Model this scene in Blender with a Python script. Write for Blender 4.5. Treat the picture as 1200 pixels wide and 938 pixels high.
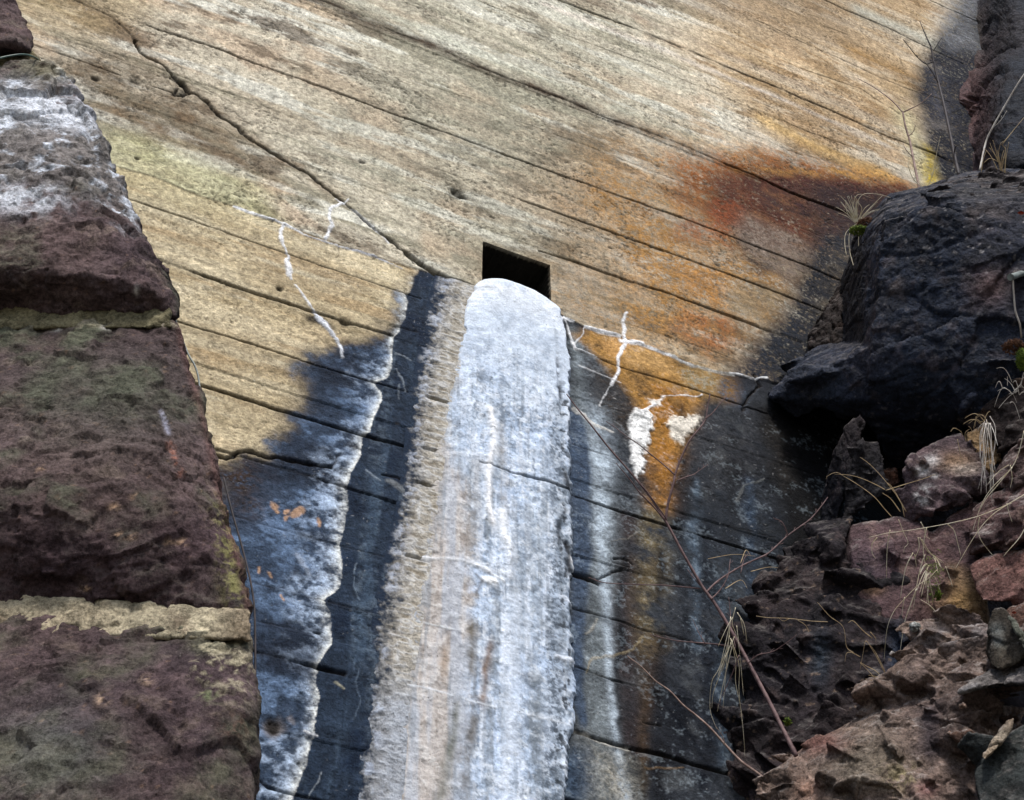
import bpy, bmesh, math, random
import numpy as np
random.seed(7)
for _o in list(bpy.data.objects): bpy.data.objects.remove(_o)
SC = bpy.context.scene
COL = SC.collection
R = math.radians

# ------------------------------------------------------------------ camera
PITCH = R(46.0); FPX = 1648.0; CX, CY = 600.0, 469.0
CAM = np.array([0.0, 0.0, 1.6])
cd = bpy.data.cameras.new("camera"); cam = bpy.data.objects.new("camera", cd); COL.objects.link(cam)
cam.location = CAM; cam.rotation_euler = (R(90) + PITCH, 0, 0)
cd.sensor_width = 36.0; cd.lens = 36.0 * FPX / 1200.0
cd.clip_start = 0.05; cd.clip_end = 2000.0
SC.camera = cam

# ------------------------------------------------------------------ light
SUN_EL, SUN_AZ = 52.0, 12.0
w = bpy.data.worlds.new("World"); SC.world = w; w.use_nodes = True
nt = w.node_tree; bg = nt.nodes["Background"]
sky = nt.nodes.new("ShaderNodeTexSky"); sky.sky_type = 'NISHITA'; sky.sun_disc = False
sky.sun_elevation = R(SUN_EL)
sx, sy = math.sin(R(SUN_AZ)), -math.cos(R(SUN_AZ))          # horizontal direction towards the sun
sky.sun_rotation = math.atan2(sx, sy)
sky.dust_density = 2.0
nt.links.new(sky.outputs[0], bg.inputs[0]); bg.inputs[1].default_value = 0.075
sd = bpy.data.lights.new("sun", 'SUN'); sun = bpy.data.objects.new("sun", sd); COL.objects.link(sun)
sd.energy = 1.5; sd.angle = R(10); sd.color = (1.0, 0.97, 0.93)
from mathutils import Vector
sun.rotation_euler = Vector((sx*math.cos(R(SUN_EL)), sy*math.cos(R(SUN_EL)), math.sin(R(SUN_EL)))).to_track_quat('Z', 'Y').to_euler()
sun.location = (-3, -6, 12)
SC.view_settings.view_transform = 'Standard'; SC.view_settings.look = 'None'
SC.view_settings.gamma = 1.0; SC.view_settings.use_curve_mapping = False
SC.view_settings.exposure = 1.62

# ------------------------------------------------------------------ helpers
FWD = np.array([0, math.cos(PITCH), math.sin(PITCH)])
UPV = np.array([0, -math.sin(PITCH), math.cos(PITCH)])
RGT = np.array([1.0, 0, 0])
def ray(px, py): return FWD + RGT*((px-CX)/FPX) + UPV*((CY-py)/FPX)
def P(px, py, D): return CAM + ray(px, py)*D
def to_px(p):
    q = p - CAM; f = q@FWD
    return CX + FPX*(q@RGT)/f, CY - FPX*(q@UPV)/f, f

AZ = R(66)
WD = np.array([math.sin(AZ), math.cos(AZ), 0]); WN = np.array([math.cos(AZ), -math.sin(AZ), 0]); ZZ = np.array([0, 0, 1.0])
P0 = P(600, 469, 5.0)
def wallD(px, py):
    r = ray(px, py); return float((P0-CAM)@WN/(r@WN))
def uv(px, py):
    q = CAM + ray(px, py)*wallD(px, py) - P0
    return float(q@WD), float(q[2])
def wpt(u, v, n=0.0): return P0 + WD*u + ZZ*v + WN*n

def lin(c):
    c = np.asarray(c, dtype=np.float64)/255.0
    return np.where(c <= 0.04045, c/12.92, ((c+0.055)/1.055)**2.4)
KALB = 0.72
def A(c): return lin(c)*KALB
def tag(o, label=None, cat=None, group=None, kind=None):
    if label: o['label'] = label
    if cat: o['category'] = cat
    if group: o['group'] = group
    if kind: o['kind'] = kind
    return o
def sst(x): 
    x = np.clip(x, 0, 1); return x*x*(3-2*x)

# 3-D value noise / worley for point clouds
def _h(i, j, k, s):
    n = (i*np.int64(73856093)) ^ (j*np.int64(19349663)) ^ (k*np.int64(83492791)) ^ np.int64(s*2654435 + 977)
    n = (n ^ (n >> 13))*np.int64(1274126177); n &= 0x7fffffff
    n = (n ^ (n >> 15))*np.int64(668265263); n &= 0x7fffffff
    return (n & 0xffffff)/float(0xffffff)
def vn(p, s=0):
    f = np.floor(p).astype(np.int64); t = p-f; t = t*t*t*(t*(t*6-15)+10); r = 0
    for a in (0, 1):
        wa = t[:, 0] if a else 1-t[:, 0]
        for b in (0, 1):
            wb = t[:, 1] if b else 1-t[:, 1]
            for c in (0, 1):
                wc = t[:, 2] if c else 1-t[:, 2]
                r = r + wa*wb*wc*_h(f[:, 0]+a, f[:, 1]+b, f[:, 2]+c, s)
    return r*2-1
def fbm(p, freq, oct=4, s=0, gain=0.5, ridged=False):
    r = 0; a = 1.0; tot = 0
    rot = np.array([[0.8, 0.6, 0], [-0.48, 0.64, 0.6], [0.36, -0.48, 0.8]])
    q = p*freq
    for o in range(oct):
        n = vn(q, s+o*17)
        if ridged: n = 1-2*np.abs(n)
        r = r + n*a; tot += a; a *= gain; q = q@rot.T*2.03
    return r/tot
def cells(p, s=0):
    """nearest / second nearest distance, cell random triple"""
    f = np.floor(p).astype(np.int64)
    d1 = np.full(len(p), 9.0); d2 = np.full(len(p), 9.0); bi = np.zeros((len(p), 3), np.int64); bd = np.zeros_like(p)
    for a in (-1, 0, 1):
        for b in (-1, 0, 1):
            for c in (-1, 0, 1):
                g = f+np.array([a, b, c])
                sp = g+np.stack([_h(g[:, 0], g[:, 1], g[:, 2], s+k) for k in range(3)], 1)
                dv = p-sp; d = np.sqrt((dv*dv).sum(1))
                m = d < d1
                d2 = np.where(m, d1, np.minimum(d2, d)); d1 = np.where(m, d, d1)
                bi[m] = g[m]; bd[m] = dv[m]
    rnd = np.stack([_h(bi[:, 0], bi[:, 1], bi[:, 2], s+50+k) for k in range(4)], 1)
    return d1, d2, rnd, bd

def mesh_grid(name, pts, nu, nv, keep=None):
    """pts (nv*nu,3) row-major in v"""
    idx = np.arange(nu*nv, dtype=np.int32).reshape(nv, nu)
    q = np.stack([idx[:-1, :-1], idx[:-1, 1:], idx[1:, 1:], idx[1:, :-1]], -1).reshape(-1, 4)
    if keep is not None: q = q[keep.reshape(-1)]
    me = bpy.data.meshes.new(name)
    me.vertices.add(len(pts)); me.vertices.foreach_set("co", pts.astype(np.float32).ravel())
    me.loops.add(q.size); me.loops.foreach_set("vertex_index", q.ravel())
    me.polygons.add(len(q)); me.polygons.foreach_set("loop_start", np.arange(len(q), dtype=np.int32)*4)
    me.polygons.foreach_set("use_smooth", np.ones(len(q), bool))
    me.update(calc_edges=True)
    return me
def set_col(me, name, rgb, alpha=None):
    a = me.color_attributes.new(name, 'FLOAT_COLOR', 'POINT')
    n = len(me.vertices); c = np.ones((n, 4), np.float32); c[:, :3] = rgb
    if alpha is not None: c[:, 3] = alpha
    a.data.foreach_set("color", c.ravel())
def link(name, me, mat=None, parent=None):
    o = bpy.data.objects.new(name, me); COL.objects.link(o)
    if mat: me.materials.append(mat)
    if parent: o.parent = parent
    return o
def empty(name, loc):
    o = bpy.data.objects.new(name, None); COL.objects.link(o); o.location = loc; o.empty_display_size = 0.1
    return o

# ------------------------------------------------------------------ materials
def newmat(name):
    m = bpy.data.materials.new(name); m.use_nodes = True; n = m.node_tree
    return m, n, n.nodes["Principled BSDF"]
def nd(n, t, **kw):
    x = n.nodes.new(t)
    for k, v in kw.items():
        if k.startswith('i_'): x.inputs[k[2:].replace('_', ' ')].default_value = v
        else: setattr(x, k, v)
    return x
def mth(n, op, a, b=None, c=None, clamp=False):
    x = n.nodes.new("ShaderNodeMath"); x.operation = op; x.use_clamp = clamp
    for i, s in enumerate((a, b, c)):
        if s is None: continue
        if isinstance(s, (int, float)): x.inputs[i].default_value = s
        else: n.links.new(s, x.inputs[i])
    return x.outputs[0]
def noise(n, co, scale, detail=5, rough=0.6, dist=0.0):
    x = nd(n, "ShaderNodeTexNoise"); x.inputs["Scale"].default_value = scale
    x.inputs["Detail"].default_value = detail; x.inputs["Roughness"].default_value = rough; x.inputs["Distortion"].default_value = dist
    n.links.new(co, x.inputs["Vector"]); return x.outputs["Fac"]
def ramp(n, f, a, b):
    x = nd(n, "ShaderNodeMapRange"); x.interpolation_type = 'SMOOTHSTEP'
    x.inputs[1].default_value = a; x.inputs[2].default_value = b
    n.links.new(f, x.inputs[0]); return x.outputs[0]
def mixc(n, f, a, b, mode='MIX'):
    x = nd(n, "ShaderNodeMix", data_type='RGBA', blend_type=mode)
    for i, s in ((0, f), (6, a), (7, b)):
        if isinstance(s, (int, float)): x.inputs[i].default_value = s
        elif isinstance(s, (tuple, list, np.ndarray)): x.inputs[i].default_value = (*[float(q) for q in s[:3]], 1)
        else: n.links.new(s, x.inputs[i])
    return x.outputs[2]
def bump(n, h, strength, dist, prev=None):
    b = nd(n, "ShaderNodeBump"); b.inputs["Strength"].default_value = strength; b.inputs["Distance"].default_value = dist
    n.links.new(h, b.inputs["Height"])
    if prev is not None: n.links.new(prev, b.inputs["Normal"])
    return b.outputs[0]

def surf_mat(name, grain=0.45, bstr=0.6, bdist=0.003, spec=0.3, fs=170.0):
    """attribute-coloured mineral surface; fine grain comes from nodes. alpha of the attribute = roughness"""
    m, n, b = newmat(name)
    at = nd(n, "ShaderNodeAttribute", attribute_name="tint")
    tc = nd(n, "ShaderNodeTexCoord"); co = tc.outputs["Object"]
    f1 = noise(n, co, fs, 6, 0.72); f2 = noise(n, co, fs*0.28, 6, 0.68)
    g = mth(n, 'ADD', mth(n, 'MULTIPLY', f1, 0.5), mth(n, 'MULTIPLY', f2, 0.5))
    g = ramp(n, g, 0.33, 0.67)
    v = mth(n, 'ADD', mth(n, 'MULTIPLY', g, grain*1.5), 1.0-grain*0.75)
    vc = nd(n, "ShaderNodeCombineColor")
    for i in range(3): n.links.new(v, vc.inputs[i])
    c = mixc(n, 1.0, at.outputs["Color"], vc.outputs[0], 'MULTIPLY')
    # tiny dark pits
    pit = ramp(n, noise(n, co, fs*0.8, 3, 0.5), 0.66, 0.74)
    c = mixc(n, mth(n, 'MULTIPLY', pit, 0.55), c, mixc(n, 1.0, c, (0.25, 0.23, 0.2), 'MULTIPLY'))
    n.links.new(c, b.inputs["Base Color"])
    n.links.new(at.outputs["Alpha"], b.inputs["Roughness"])
    b.inputs["Specular IOR Level"].default_value = spec
    hh = mth(n, 'SUBTRACT', g, mth(n, 'MULTIPLY', pit, 0.8))
    n.links.new(bump(n, hh, bstr, bdist), b.inputs["Normal"])
    return m

# ================================================================== GROUND
def simple_noise_mat(name, a, b_, scale, rough=0.9):
    m, n, b = newmat(name); tc = nd(n, "ShaderNodeTexCoord")
    c = mixc(n, ramp(n, noise(n, tc.outputs["Object"], scale, 8, 0.65), 0.35, 0.65), a, b_)
    n.links.new(c, b.inputs["Base Color"]); b.inputs["Roughness"].default_value = rough
    n.links.new(bump(n, noise(n, tc.outputs["Object"], scale*6, 6, 0.7), 0.6, 0.02), b.inputs["Normal"])
    return m
gx = np.concatenate([-np.geomspace(600, 6, 14), np.linspace(-5, 5, 21), np.geomspace(6, 600, 14)])
gp = np.stack(np.meshgrid(gx, gx), -1).reshape(-1, 2)
gz = fbm(np.c_[gp, gp[:, :1]*0], 0.35, 3, 5)*0.06
gme = mesh_grid("ground", np.c_[gp, gz], len(gx), len(gx))
tag(link("ground", gme, simple_noise_mat("dirt_ground", (0.07, 0.06, 0.045), (0.13, 0.12, 0.1), 3.0)), kind='structure')

# ================================================================== WALL
u_l = min(uv(60, 0)[0], uv(60, 938)[0], uv(-20, 300)[0]); u_r = max(uv(1150, 0)[0], uv(1000, 500)[0])
v_b = min(uv(280, 950)[1], uv(950, 950)[1]); v_t = max(uv(1150, -8)[1], uv(40, -8)[1])
def axis(a, b, s0, s1, lo, hi):
    xs = [a]
    while xs[-1] < b: xs.append(xs[-1] + s0 + (s1-s0)*(xs[-1]-a)/(b-a))
    g = np.geomspace(s1*2, 0.15, 14)
    left = [a]; st = s0*2
    while left[-1] > lo: left.append(left[-1]-st); st = min(st*1.35, 0.15)
    right = [xs[-1]]; st = s1*2
    while right[-1] < hi: right.append(right[-1]+st); st = min(st*1.35, 0.15)
    return np.array(left[::-1][:-1]+xs+right[1:])
US = axis(u_l, u_r, 0.0027, 0.0048, u_l-1.2, u_r+2.5)
VS = axis(v_b, v_t, 0.0033, 0.0064, -P0[2], v_t+1.5)
NU, NV = len(US), len(VS)
print("wall grid", NU, NV, NU*NV, "u", u_l, u_r, "v", v_b, v_t)
rng = np.random.default_rng(11)
def gn(fu, fv, s):
    """value noise on the tensor grid; fu,fv cells per metre"""
    def ax(x, f):
        t = (x-x[0])*f; i = np.floor(t).astype(int); q = t-i; return i, q*q*(3-2*q), i.max()+2
    iu, tu, nu = ax(US, fu); iv, tv, nv = ax(VS, fv)
    r = np.random.default_rng(s).uniform(-1, 1, (nv, nu)).astype(np.float32)
    a = r[:, iu]*(1-tu)+r[:, iu+1]*tu
    return (a[iv]*(1-tv)[:, None]+a[iv+1]*tv[:, None]).astype(np.float32)
def gf(fu, fv, s, oct=4, gain=0.55):
    r = 0; a = 1.0; t = 0
    for o in range(oct):
        r = r + gn(fu*2.07**o, fv*2.07**o, s+o*31)*a; t += a; a *= gain
    return r/t*1.5
U = np.broadcast_to(US[None, :], (NV, NU)).astype(np.float32); V = np.broadcast_to(VS[:, None], (NV, NU)).astype(np.float32)
wobU = gf(9, 9, 1, 4)*0.010; wobV = gf(9, 9, 2, 4)*0.008
UW = U+wobU; VW = V+wobV
n_big = gf(1.2, 2.0, 3, 5); n_mid = gf(6, 9, 4, 5, 0.65); n_fine = gf(38, 48, 5, 4, 0.7)
n_hor = gf(3.0, 30, 6, 4, 0.6); n_ver = gf(26, 2.2, 7, 4, 0.6); n_pat = gf(11, 16, 8, 5, 0.62); n_hor2 = gf(1.2, 9, 9, 5, 0.6)
DISP = np.zeros((NV, NU), np.float32)
CW = np.zeros((NV, NU, 3), np.float32); RO = np.full((NV, NU), 0.85, np.float32)

def win(poly, r):
    a = np.array(poly); lo = a.min(0)-r; hi = a.max(0)+r
    return (slice(*np.searchsorted(VS, [lo[1], hi[1]])), slice(*np.searchsorted(US, [lo[0], hi[0]])))
def dist(poly, r, wob=1.0, vs=1.0):
    """distance to uv polyline inside its window; vs scales v distances"""
    s = win(poly, r+0.03)
    x = U[s]+wobU[s]*wob; y = V[s]+wobV[s]*wob
    d = np.full(x.shape, 9.0, np.float32)
    for (x0, y0), (x1, y1) in zip(poly[:-1], poly[1:]):
        dx, dy = x1-x0, (y1-y0)*vs; L = dx*dx+dy*dy+1e-12
        t = np.clip(((x-x0)*dx+(y-y0)*vs*dy)/L, 0, 1)
        d = np.minimum(d, np.hypot(x-x0-t*dx, (y-y0)*vs-t*dy))
    return s, d
def PX(l): return [uv(*p[:2]) for p in l]
def inside(poly, soft, wob=1.0):
    s = win(poly, soft*2+0.04); x = U[s]+wobU[s]*wob; y = V[s]+wobV[s]*wob
    ins = np.zeros(x.shape, bool); d = np.full(x.shape, 9.0, np.float32)
    pl = list(poly)+[poly[0]]
    for (x0, y0), (x1, y1) in zip(pl[:-1], pl[1:]):
        c = ((y0 > y) != (y1 > y)) & (x < (x1-x0)*(y-y0)/(y1-y0+1e-12)+x0); ins ^= c
        dx, dy = x1-x0, y1-y0; t = np.clip(((x-x0)*dx+(y-y0)*dy)/(dx*dx+dy*dy+1e-12), 0, 1)
        d = np.minimum(d, np.hypot(x-x0-t*dx, y-y0-t*dy))
    return s, sst(0.5+np.where(ins, d, -d)/soft*0.5)
def paint(s, c, m, k=1.0):
    m = np.clip(m*k, 0, 1)[..., None]; CW[s] = CW[s]*(1-m)+A(c).astype(np.float32)*m
ALL = (slice(None), slice(None))
def bnd(pl):
    """boundary u as a function of v from near-vertical pixel polyline"""
    a = np.array(sorted(PX(pl), key=lambda q: q[1])); return np.interp(VS, a[:, 1], a[:, 0]).astype(np.float32)[:, None]
def vfade(pa, pb, soft=0.05):
    """1 between heights of pixels pa (upper) and pb (lower)"""
    va, vb = uv(*pa)[1], uv(*pb)[1]
    return (sst((va-VS)/soft+0.5)*sst((VS-vb)/soft+0.5)).astype(np.float32)[:, None]

pepper = sst((gf(75, 85, 91, 2, .8)-0.30)*3.5)*sst((gf(5, 8, 92, 4)+.15)*1.6); grit = gf(95, 110, 93, 2, .9); vgr = gf(55, 9, 94, 3, .6)
# -- joint between the two pours
JPX = [(-60, 135), (60, 168), (130, 193), (183, 207), (218, 222), (250, 233), (273, 240), (300, 251), (333, 263), (380, 280), (440, 301), (488, 315),
       (513, 321), (551, 334), (600, 350), (659, 369), (685, 383), (725, 393), (740, 399), (785, 415), (813, 428), (838, 435), (883, 443), (930, 452), (1100, 505)]
ja = np.array(PX(JPX)); VJ = np.interp(US, ja[:, 0], ja[:, 1]).astype(np.float32)[None, :]
up = sst((VW*0.3+V*0.7-VJ)/0.010+0.5)          # 1 on the upper pour

# -- base concrete
b1 = sst(0.5+n_big*0.9); b2 = sst(0.5+n_pat*0.8); b3 = sst(0.5+n_hor2*0.9)
cu = A((194, 180, 156))[None, None]*(1-b1[..., None])+A((212, 202, 180))[None, None]*b1[..., None]
CW[:] = cu
paint(ALL, (140, 134, 114), sst((n_hor2-0.05)*2.2), 0.85)
paint(ALL, (208, 180, 150), sst((gf(3, 5, 21, 4)-0.1)*2), 0.5)
paint(ALL, (228, 225, 210), sst((gf(2.0, 10, 22, 5)-0.12)*2.6), 0.85)
paint(ALL, (100, 84, 66), sst((gf(3.2, 8, 23, 6, .65)-0.22)*2.8), 0.75)
# cooler / greener strip in the middle, warmer to the left and upper right
s, m = inside(PX([(380, -60), (640, -60), (760, 60), (820, 130), (720, 150), (640, 330), (540, 330), (420, 240), (330, 170), (420, 60)]), 0.30)
paint(s, (178, 176, 156), m*(0.55+0.35*n_mid[s]), 0.75)
s, m = inside(PX([(900, -100), (1150, -100), (1080, 130), (1060, 190), (880, 150), (800, 60)]), 0.25)
paint(s, (196, 160, 112), m, 0.55)
s, m = inside(PX([(700, -100), (950, -100), (1010, 60), (930, 60), (800, 10), (640, -30)]), 0.15)
paint(s, (150, 130, 105), m, 0.5)
s, m = inside(PX([(60, 165), (160, 150), (300, 215), (330, 262), (200, 245), (100, 210)]), 0.09)
paint(s, (196, 194, 150), m, 0.65)
s, m = inside(PX([(140, 60), (230, 120), (290, 180), (330, 215), (240, 180), (150, 150), (70, 90), (60, 60)]), 0.10)
paint(s, (116, 98, 76), m*(0.75+0.6*n_pat[s]), 0.95)
s, m = inside(PX([(-60, -60), (100, -60), (180, 10), (120, 45), (30, 30), (-60, 0)]), 0.1)
paint(s, (186, 162, 118), m, 0.5)
# brownish halo above and below the slanting crack
CRACK = [(60, -14), (88, 0), (110, 10), (128, 20), (158, 48), (170, 63), (190, 78), (208, 93), (223, 110), (246, 123), (265, 140), (283, 155), (298, 167),
         (315, 179), (343, 193), (363, 204), (395, 233), (435, 263), (460, 283), (480, 298), (498, 313), (513, 321), (551, 334)]
s, d = dist(PX(CRACK[:17]), 0.12, 1.5); paint(s, (112, 92, 68), np.exp(-(d/0.045)**2)*(0.55+0.5*n_pat[s]), 0.85)
# dark ridge stain (upper diagonal) and pale streaks next to it
L0 = [(300, -30), (350, -8), (388, 5), (435, 27), (500, 52), (550, 75), (598, 94), (663, 118), (708, 138), (750, 152), (805, 173), (850, 193), (883, 206), (930, 227), (990, 250)]
s, d = dist(PX(L0), 0.16, 2.0); paint(s, (80, 68, 54), np.exp(-(d/0.040)**2)*(0.7+0.7*n_pat[s]), 1.0)
s, d = dist(PX([(x, y-16) for x, y in L0[2:-3]]), 0.10, 1.5); paint(s, (206, 206, 188), np.exp(-(d/0.030)**2)*(0.7+0.5*n_hor[s]), 0.75)
s, d = dist(PX([(x, y-30) for x, y in L0[4:-4]]), 0.1, 2); paint(s, (120, 116, 96), np.exp(-(d/0.030)**2)*(0.5+0.9*n_pat[s]), 0.8)
for off, c, k in ((12, (215, 204, 190), .8), (-14, (140, 118, 98), .6)):
    s, d = dist(PX([(x, y+off) for x, y in [(640, -6), (713, 23), (760, 41), (808, 61), (853, 80), (898, 98), (970, 128), (1038, 159)]]), 0.1, 2)
    paint(s, c, np.exp(-(d/0.032)**2)*(0.7+0.5*n_hor[s]), k)
s, d = dist(PX([(900, 145), (948, 168), (1000, 190), (1040, 205)]), 0.1, 2); paint(s, (226, 190, 130), np.exp(-(d/0.07)**2), 0.8)
s, d = dist(PX([(900, 60), (960, 88), (1010, 110), (1060, 140)]), 0.1, 2); paint(s, (222, 200, 165), np.exp(-(d/0.022)**2), 0.6)
s, d = dist(PX([(1000, 60), (1040, 78), (1075, 95)]), 0.2, 2); paint(s, (172, 128, 62), np.exp(-(d/0.09)**2)*(0.8+0.4*n_mid[s]), 0.6)
s, d = dist(PX([(1010, 15), (1090, 50), (1100, 60)]), 0.3, 2); paint(s, (196, 196, 182), np.exp(-(d/0.10)**2), 0.8)
s, d = dist(PX([(1060, 135), (1075, 175), (1085, 205)]), 0.2, 2); paint(s, (196, 188, 150), np.exp(-(d/0.09)**2), 0.7)
s, d = dist(PX([(470, 345-60), (300, 160)]), 0.2, 2)
# rust
def blob(poly, soft, c, k, nz=None, wob=2.5):
    s, m = inside(PX(poly), soft, wob)
    if nz is not None: m = m*np.clip(nz[s], 0, 1.3)*np.clip((1 if k < .97 else 1.25)+.6*grit[s]+.5*n_fine[s], 0, 1.3)
    paint(s, c, m, k)
blob([(700, 180), (840, 165), (1000, 190), (1090, 235), (1000, 300), (900, 420), (790, 430), (660, 360), (700, 290), (660, 230)], 0.32, (166, 126, 76), 0.85, 0.85+0.5*n_mid)
blob([(790, 190), (900, 180), (1060, 215), (1060, 240), (960, 290), (900, 290), (800, 240)], 0.14, (140, 84, 40), 0.95, 0.9+0.5*n_pat)
blob([(838, 208), (900, 195), (985, 208), (1090, 228), (1090, 262), (1000, 280), (930, 300), (880, 290), (838, 250)], 0.10, (84, 42, 28), 1.0, 0.95+0.4*n_pat)
blob([(880, 215), (960, 215), (1060, 225), (1050, 262), (960, 262), (900, 250)], 0.08, (54, 32, 32), 0.95, 0.9+0.5*n_mid)
blob([(780, 225), (900, 220), (1000, 250), (980, 300), (900, 330), (820, 300), (760, 260)], 0.20, (120, 82, 52), .6, 0.5+1.0*n_pat)
blob([(880, 285), (960, 290), (940, 330), (900, 350), (860, 320)], 0.14, (74, 64, 58), .75, 0.7+0.8*n_pat)
blob([(960, 225), (1070, 235), (1010, 262), (950, 275)], 0.10, (38, 28, 30), .85, 0.9+0.5*n_pat)
blob([(860, 360), (900, 365), (870, 420), (820, 425)], 0.12, (96, 74, 54), .6, 0.6+0.9*n_pat)
blob([(835, 235), (862, 235), (872, 250), (862, 272), (845, 275), (832, 255)], 0.035, (132, 72, 42), 0.75, 1.0+0.4*n_pat)
blob([(800, 255), (860, 268), (850, 290), (790, 280)], 0.05, (148, 92, 62), 0.6, 0.9+0.5*n_pat)
blob([(790, 310), (850, 320), (850, 362), (800, 355)], 0.06, (160, 116, 66), 0.7, 0.9+0.6*n_pat)
blob([(800, 365), (850, 370), (870, 400), (830, 415), (790, 390)], 0.06, (156, 100, 60), 0.65, 0.85+0.7*n_pat)
blob([(870, 250), (935, 280), (960, 300), (930, 330), (880, 300), (860, 280)], 0.06, (130, 116, 104), 0.75, 0.9+0.5*n_pat)
blob([(862, 325), (930, 345), (900, 385), (855, 365)], 0.05, (142, 124, 96), 0.7, 0.9+0.5*n_pat)
blob([(860, 200), (1030, 195), (1060, 212), (960, 205)], 0.06, (205, 158, 88), 0.6, 0.8+0.6*n_hor)
s, m = inside(PX([(560, 290), (660, 300), (720, 330), (720, 400), (650, 365), (560, 330)]), 0.12); paint(s, (150, 128, 98), m*(0.7+0.5*n_pat[s]), 0.6)

# -- the lower pour: tan boards on the left, blue-grey wash, dark slate, rust tail
lowm = (1-up)
def lowpaint(s, c, m, k=1.0): paint(s, c, m*lowm[s], k)
lowpaint(ALL, (204, 186, 148), np.ones_like(up), 0.70)
lowpaint(ALL, (222, 208, 176), sst((gf(2, 22, 31, 4)-0.05)*1.7), 0.55)
lowpaint(ALL, (176, 148, 108), sst((gf(2, 16, 32, 5)-0.15)*1.8), 0.55)
tanb = bnd([(500, 300), (478, 322), (462, 345), (452, 372), (430, 390), (372, 402), (346, 425), (336, 452), (330, 478), (318, 505), (306, 528), (252, 548), (160, 620), (100, 700)])
bluem = sst((UW-tanb+wobU*2+n_mid*0.02)/0.11+0.32+n_pat*.25)*lowm*1.0
paint(ALL, (92, 84, 76), bluem, 1.0)
bluem2 = sst((UW-tanb-0.03+wobU*3+n_mid*0.03)/0.10+0.2+n_pat*.3+.15*n_fine)*lowm
paint(ALL, (60, 74, 94), bluem2, 1.0)
paint(ALL, (104, 126, 156), bluem2*sst((n_pat+0.02+.4*n_fine)*1.8), 0.65)
paint(ALL, (34, 42, 56), bluem2*sst((gf(5, 7, 41, 5)-0.02+.2*n_fine)*2.0), 0.85)
# dark brown corner under the tan patch
blob([(240, 540), (300, 535), (318, 560), (305, 600), (262, 610)], 0.08, (52, 42, 38), 0.9, 0.8+0.5*n_pat)
RIM = [(492, 312), (490, 319), (484, 324), (485, 331), (480, 342), (474, 345), (478, 353), (475, 373), (469, 381), (468, 389), (461, 394), (460, 410), (459, 430), (453, 443), (439, 450), (448, 461), (449, 470),
       (438, 489), (435, 505), (425, 512), (424, 533), (412, 555), (408, 570), (410, 595), (405, 615), (399, 638), (401, 665), (399, 688), (380, 704), (388, 716), (390, 733), (388, 756), (371, 777), (371, 803), (374, 818), (370, 843), (368, 865), (363, 893), (350, 923), (343, 942)]
rb = bnd(RIM); du = UW-rb
dulo = U-rb+wobU*0.6
wash = sst((dulo+0.15+n_mid*0.10)/0.17)*(dulo < 0)*bluem2
paint(ALL, (186, 204, 228), wash*sst(0.36+n_pat*0.9+n_fine*0.9), 0.72)
rim = np.exp(-(np.clip(-dulo, 0, 9)/(0.017+.010*n_mid.clip(-1, 1)))**1.3)*(dulo < 0)*bluem
paint(ALL, (246, 247, 240), rim*np.clip(0.72+n_pat*0.8+.6*n_fine+.3*grit, 0, 1), 1.0)
slate = sst(dulo/(0.008+.03*np.clip(n_mid, 0, 1))+0.5)*lowm
paint(ALL, (42, 54, 70), slate, 1.0)
paint(ALL, (24, 36, 54), slate*sst(n_mid*1.5), 0.8)
paint(ALL, (92, 104, 116), slate*sst((n_ver-0.1)*1.5)*sst(0.4+n_fine), 0.6)
# -- right of the flow
FR = [(645, 345), (655, 368), (661, 390), (668, 440), (668, 520), (669, 580), (670, 620), (672, 660), (668, 700), (672, 750), (674, 800), (675, 840), (668, 870), (664, 945)]
fr = bnd(FR); right = sst((U-fr+0.05)/0.02+0.5)*lowm
paint(ALL, (56, 60, 66), right, 1.0)
paint(ALL, (26, 29, 36), right*sst((gf(4, 3, 51, 5)+0.02)*1.8), 0.8)
paint(ALL, (108, 112, 114), right*sst((gf(9, 9, 52, 5)-0.30)*2.5), 0.35)
def streak(pts, c, k=1.0, nz=None, pw=2.0, wob=1.0):
    a = np.array(sorted([(uv(x, y)[1], uv(x, y)[0], abs(uv(x+h, y)[0]-uv(x, y)[0])) for x, y, h in pts]))
    cu_ = np.interp(VS, a[:, 0], a[:, 1])[:, None]; hw = np.interp(VS, a[:, 0], a[:, 2])[:, None]
    f = sst((a[-1, 0]-VS)/0.06+0.5)*sst((VS-a[0, 0])/0.06+0.5)
    m = np.exp(-np.abs((U+wobU*wob-cu_)/hw)**pw)*f[:, None]*lowm
    if nz is not None: m = m*np.clip(nz, 0, 1.3)
    paint(ALL, c, m, k); return m
streak([(672, 380, 6), (678, 430, 8), (685, 500, 14), (700, 560, 18), (706, 640, 20), (705, 700, 18), (700, 780, 22), (700, 850, 24), (705, 942, 34)], (126, 134, 138), 0.95, 0.85+0.5*n_pat)
streak([(700, 470, 12), (705, 520, 14), (703, 560, 14), (706, 640, 8), (712, 700, 6), (716, 760, 5), (718, 820, 5), (722, 870, 6), (735, 945, 9)], (192, 206, 218), 0.95, 0.8+0.7*n_pat)
streak([(672, 480, 10), (679, 520, 13), (681, 600, 13), (682, 660, 12), (680, 720, 9), (678, 800, 8), (684, 850, 4)], (70, 84, 104), 1.0, 1.0+0.3*n_mid, 4)
blob([(672, 880), (690, 878), (700, 910), (690, 945), (662, 945), (664, 900)], 0.03, (62, 78, 98), 0.9, None)
blob([(678, 400), (740, 420), (745, 470), (720, 490), (680, 470)], 0.06, (96, 104, 112), 0.7, 0.7+0.7*n_pat)
blob([(690, 425), (760, 440), (775, 500), (735, 510), (700, 480)], 0.07, (60, 52, 46), 0.9, 0.8+0.6*n_pat)
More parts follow.
